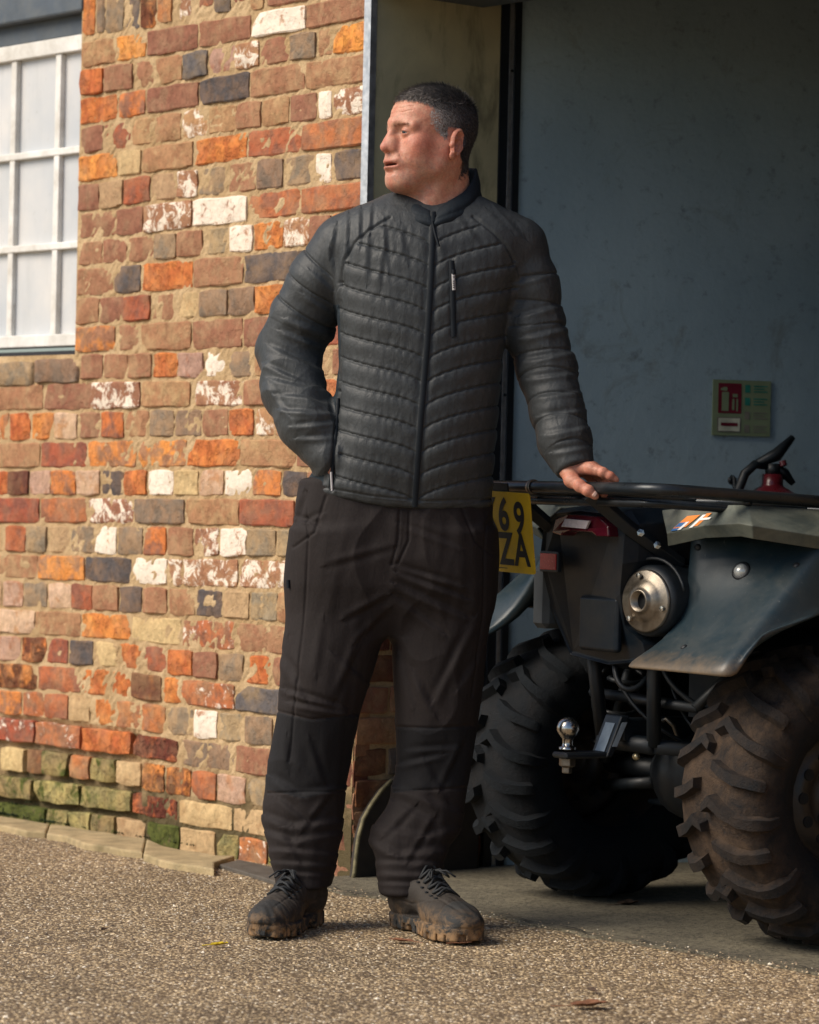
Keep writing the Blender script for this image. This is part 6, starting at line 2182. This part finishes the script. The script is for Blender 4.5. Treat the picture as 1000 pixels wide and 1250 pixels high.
# thumb nail
m_nail = simple('finger nail', (.62, .40, .32), .3, vary=.05)
c0, c1 = V3(*fing['thumb'][0][3]), V3(*fing['thumb'][0][4])
ax = (c1 - c0).normalized(); tow = (CAMP - c1).normalized(); tow = (tow + V3(0, 0, .35)).normalized(); tow = (tow - ax * tow.dot(ax)).normalized(); sd = ax.cross(tow)
mb = MB(); mb.smooth = True
V = []; F = []
for i in range(5):
    for j in range(5):
        a = (j - 2) / 2 * .75
        t_ = c0.lerp(c1, .55 + .42 * i / 4)
        rr = .0096 - .0006 * (i / 4) * 2 * 1 + .0002
        wv = 1 - .25 * (i == 4) - .12 * (i == 0)
        V.append(t_ + ax * .003 + (tow * math.cos(a * wv) + sd * math.sin(a * wv)) * (rr + .0007))
for i in range(4):
    for j in range(4): F.append((i * 5 + j, i * 5 + j + 1, (i + 1) * 5 + j + 1, (i + 1) * 5 + j))
mb.add(V, F)
o = mb.build('nail', m_nail, body)
md = o.modifiers.new('solid', 'SOLIDIFY'); md.thickness = .0008
# hair: cropped strands over the scalp
hr = np.random.RandomState(4)
tri = hq
areas = np.linalg.norm(np.cross(hp[tri[:, 1]] - hp[tri[:, 0]], hp[tri[:, 3]] - hp[tri[:, 0]]), axis=1)
fm = hm[tri].mean(1)
wgt = areas * fm; wgt /= wgt.sum()
N = 30000
pick = hr.choice(len(tri), N, p=wgt)
r1, r2 = hr.rand(N, 1), hr.rand(N, 1)
A_, B_, C_, D_ = [hp[tri[pick, k]] for k in range(4)]
root = (A_ * (1 - r1) + B_ * r1) * (1 - r2) + (D_ * (1 - r1) + C_ * r1) * r2
nrm = np.cross(B_ - A_, D_ - A_); nrm /= np.linalg.norm(nrm, axis=1)[:, None]
rl_ = (root - np.array(HC)) @ HR
HFn, HLn, HUn = np.array(HF), np.array(HL), np.array(HU)
topw = np.clip((rl_[:, 2] - .055) / .03, 0, 1)[:, None]
flow = topw * (HFn * .9 - HUn * .1) + (1 - topw) * (-HUn * .9 - HFn * .55)
flow = flow - nrm * (flow * nrm).sum(1)[:, None]
flow += hr.normal(size=(N, 3)) * .30
flow /= np.linalg.norm(flow, axis=1)[:, None]
fade_s = np.clip((rl_[:, 0] - .012) / .02, 0, 1) * np.clip((.056 - rl_[:, 2]) / .016, 0, 1)
ln = (.0045 + .0075 * topw[:, 0]) * (1 - .45 * fade_s) * hr.uniform(.55, 1.4, N)
dirn = flow * .90 + nrm * (.26 + .14 * topw)
dirn /= np.linalg.norm(dirn, axis=1)[:, None]
sidev = np.cross(dirn, nrm); sidev /= np.linalg.norm(sidev, axis=1)[:, None]
w0 = .00055
mid = root + dirn * (ln * .55)[:, None] ; tip = root + dirn * (ln * .9)[:, None] + flow * (ln * .25)[:, None]
Vh = np.stack([root - sidev * w0, root + sidev * w0, mid + sidev * w0 * .8, mid - sidev * w0 * .8, tip], 1).reshape(-1, 3)
i5 = np.arange(N) * 5
mh = bpy.data.meshes.new('hair')
faces = [(a, a + 1, a + 2, a + 3) for a in i5] + [(a + 3, a + 2, a + 4) for a in i5]
mh.from_pydata(Vh.tolist(), [], faces)
fr, lr, ur = rl_[:, 0], np.abs(rl_[:, 1]), rl_[:, 2]
grey = np.clip((fr + .030) / .05, 0, 1) * np.clip((.068 - ur) / .03, 0, 1) * .95 + .08 + .50 * np.clip((fr - .01) / .05, 0, 1)  # grey temples; front strands also lightened as if lit
grey = np.clip(grey + hr.normal(size=N) * .22, 0, 1)[:, None]
hcol = np.array([.012, .013, .016]) * (1 - grey) + (np.array([.26, .225, .20]) + fade_s[:, None] * .14) * grey
hcol = np.repeat(hcol, 5, axis=0)
at = mh.attributes.new('hair', 'FLOAT_COLOR', 'POINT')
at.data.foreach_set('color', np.concatenate([hcol, np.ones((len(hcol), 1))], 1).astype(np.float32).ravel())
m_hair = NT('cropped greying hair'); m_hair.color(m_hair.attr('hair')); m_hair.rough(.72); m_hair = m_hair.m
hair = link('hair', mh, m_hair, man); hair['kind'] = 'stuff'
# eyebrows and eyelashes as short hairs
mb = MB()
er_ = random.Random(9)
hb = build_bvh(hp, hq)
for s_ in (-1, 1):
    for k in range(80 if s_ > 0 else 14):
        t_ = er_.random()
        l = s_ * (.012 + .034 * t_); u_0 = .0095 + .0050 * math.sin(t_ * 2.4) + er_.uniform(-.0022, .0022)
        o_ = hl(.14, l, u_0); hit = hb.ray_cast(o_, -HF)
        if hit[0] is None: continue
        p = hit[0]
        dv = (HL * s_ * (.8) + HU * er_.uniform(-.1, .5) + HF * .5).normalized() * er_.uniform(.004, .007)
        sdv = HU * .0004
        mb.add([p - sdv, p + sdv, p + dv], [(0, 1, 2)])
m_brow = simple('greying eyebrow', (.20, .15, .11), .7)
o = mb.build('eyebrow', m_brow, body); o['kind'] = 'stuff'

# ================================================================== SMALL THINGS ON THE GROUND
stones = MB()
sr = random.Random(77)
m_st = NT('yard pebbles')
r = m_st.attr('tone', 'Fac')
m_st.color(m_st.ramp(r, [(0, lin(98, 84, 70)), (.2, lin(150, 130, 104)), (.5, lin(182, 160, 128)), (.70, lin(130, 112, 92)), (.82, lin(210, 188, 152)), (.95, lin(240, 228, 206))], 'CONSTANT'))
m_st.rough(.75); m_st = m_st.m
NS = 60000
P0 = np.random.RandomState(5)
X = P0.uniform(-1.05, 1.15, NS); Y = P0.uniform(5.55, 8.75, NS)
dd = (X - CORNER.x) * FN.x + (Y - CORNER.y) * FN.y
ss = (X - CORNER.x) * FD.x + (Y - CORNER.y) * FD.y
keep = np.where(ss < 0, dd > .10, dd > AP - .10 * P0.rand(NS) ** 2.5 + .01)
cl_ = wob(np.stack([X, Y, X * 0], 1).astype(np.float32), 9, 3, 6)
keep &= P0.rand(NS) < .62 + .3 * cl_
keep_ = keep; X, Y = X[keep], Y[keep]; n = len(X)
R0 = P0.uniform(.0016, .0042, n) * (1 + .7 * (P0.rand(n) > .93))
ang = P0.uniform(0, 6.28, n); el_ = P0.uniform(.55, 1.0, n)
octv = np.array([(1, 0, 0), (0, 1, 0), (-1, 0, 0), (0, -1, 0), (0, 0, .55)], float)
V = np.zeros((n, 5, 3))
for k in range(5):
    jx = octv[k][0] * P0.uniform(.75, 1.2, n); jy = octv[k][1] * P0.uniform(.75, 1.2, n) * el_
    if k == 4: jx = P0.uniform(-.4, .4, n); jy = P0.uniform(-.4, .4, n)
    V[:, k, 0] = X + R0 * (jx * np.cos(ang) - jy * np.sin(ang)); V[:, k, 1] = Y + R0 * (jx * np.sin(ang) + jy * np.cos(ang))
    V[:, k, 2] = R0 * octv[k][2] * P0.uniform(.7, 1.3, n) + (-.0004 if k < 4 else 0) + np.where((ss[keep_] > -.02) & (dd[keep_] < AP + .02), .0058, 0)
me = bpy.data.meshes.new('gravel')
b = (np.arange(n) * 5)[:, None]
F = np.concatenate([b + np.array([[0, 1, 4]]), b + np.array([[1, 2, 4]]), b + np.array([[2, 3, 4]]), b + np.array([[3, 0, 4]])], 0)
me.from_pydata(V.reshape(-1, 3).tolist(), [], F.tolist())
at = me.attributes.new('tone', 'FLOAT', 'POINT'); at.data.foreach_set('value', np.repeat(P0.rand(n), 5).astype(np.float32))
o = link('gravel', me, m_st); meta(o, 'fine pale and brown stones bedded in the yard surface', kind='stuff')

def leaf(px, py, size, rot, mat, label, cat='leaf', curl=.4, lobes=5):
    c = ground_pt(px, py)
    lr = random.Random(int(px * 7 + py))
    mb = MB(); n = 22
    V = [V3(0, 0, .004)]
    for k in range(n):
        a = 2 * math.pi * k / n
        r = size * (.62 + .38 * abs(math.cos(a * lobes / 2)) + lr.uniform(-.06, .06)) * (1.0 if abs(a - math.pi) > .3 else 1.25)
        x, y = r * math.cos(a), r * math.sin(a) * .62
        V.append(V3(x, y, .004 + curl * (abs(y) * .8 + max(0, x) * .35) + lr.uniform(0, .002)))
    R_ = Matrix.Rotation(rot, 4, 'Z')
    mb.M = Matrix.Translation(V3(c.x, c.y, .002)) @ R_
    mb.add(V, [(0, k + 1, (k + 1) % n + 1) for k in range(n)])
    lf = mb.build('fallen_leaf', mat, None)
    md = lf.modifiers.new('solid', 'SOLIDIFY'); md.thickness = .0008
    meta(lf, label, cat, 'fallen leaves on the ground')
    st = MB(); st.M = mb.M
    st.tube([V3(-size * .9, 0, .005), V3(-size * 1.5, size * .1, .004), V3(-size * 2.0, size * .3, .003)], .0009, 5)
    st.build('stalk', mat, lf)
    return lf
m_lb = simple('dry brown leaf', lin(126, 84, 58), .8, vary=.3, scale=80); m_ly = simple('yellow leaf', lin(206, 178, 20), .6, vary=.2, scale=80); m_ld = simple('dark leaf', lin(74, 56, 42), .8, vary=.3, scale=80)
leaf(268, 1157, .018, .3, m_ly, 'small bright yellow leaf on the gravel below the left boot', curl=.5)
leaf(720, 1232, .036, .2, m_lb, 'curled brown leaf lying nearest the bottom edge on open gravel', curl=.45)
leaf(488, 1152, .026, 2.9, m_lb, 'flat brown leaf under the heel of the right-hand boot', curl=.3)
leaf(566, 1155, .018, .1, m_lb, 'brown leaf just under the toe of the right-hand boot', curl=.3)
leaf(768, 1107, .028, .5, m_ld, 'dark crumpled leaf on the concrete between the two big tyres', curl=.6)
leaf(128, 1138, .012, 1.2, m_ld, 'tiny dark leaf alone on the gravel at the lower left', curl=.5)
leaf(722, 1213, .016, 2.0, m_ld, 'dark broken leaf just above the curled brown one', curl=.5)

# moss on the lowest courses at the left
m_moss = simple('deep green moss', (.035, .055, .018), .95, vary=.5, scale=160)
mr = random.Random(15)
mb = MB()
for k in range(1500):
    x = mr.uniform(-14, 66) if k < 1100 else mr.uniform(60, 240)
    yb = 1007 + x * .158
    y = yb - abs(mr.gauss(0, 1)) * (14 if x < 55 else 4)
    if y > yb: y = yb
    if wob(np.array([[x * .01, y * .012, 0]], np.float32), 16, 2, 4)[0] < -.15: continue
    s_, z_ = wallhit(x, y)
    c = wp(s_, max(z_, .018), mr.uniform(-.012, .003))
    r_ = mr.uniform(.002, .0052)
    v = [c + V3(mr.uniform(-1, 1), mr.uniform(-1, 1), mr.uniform(-1, 1)) * r_ for _ in range(3)] + [c + FN * r_ * 1.3]
    mb.add(v, [(0, 1, 3), (1, 2, 3), (2, 0, 3)])
o = mb.build('moss', m_moss); meta(o, 'dark green moss on the lowest bricks at the far left', kind='stuff')
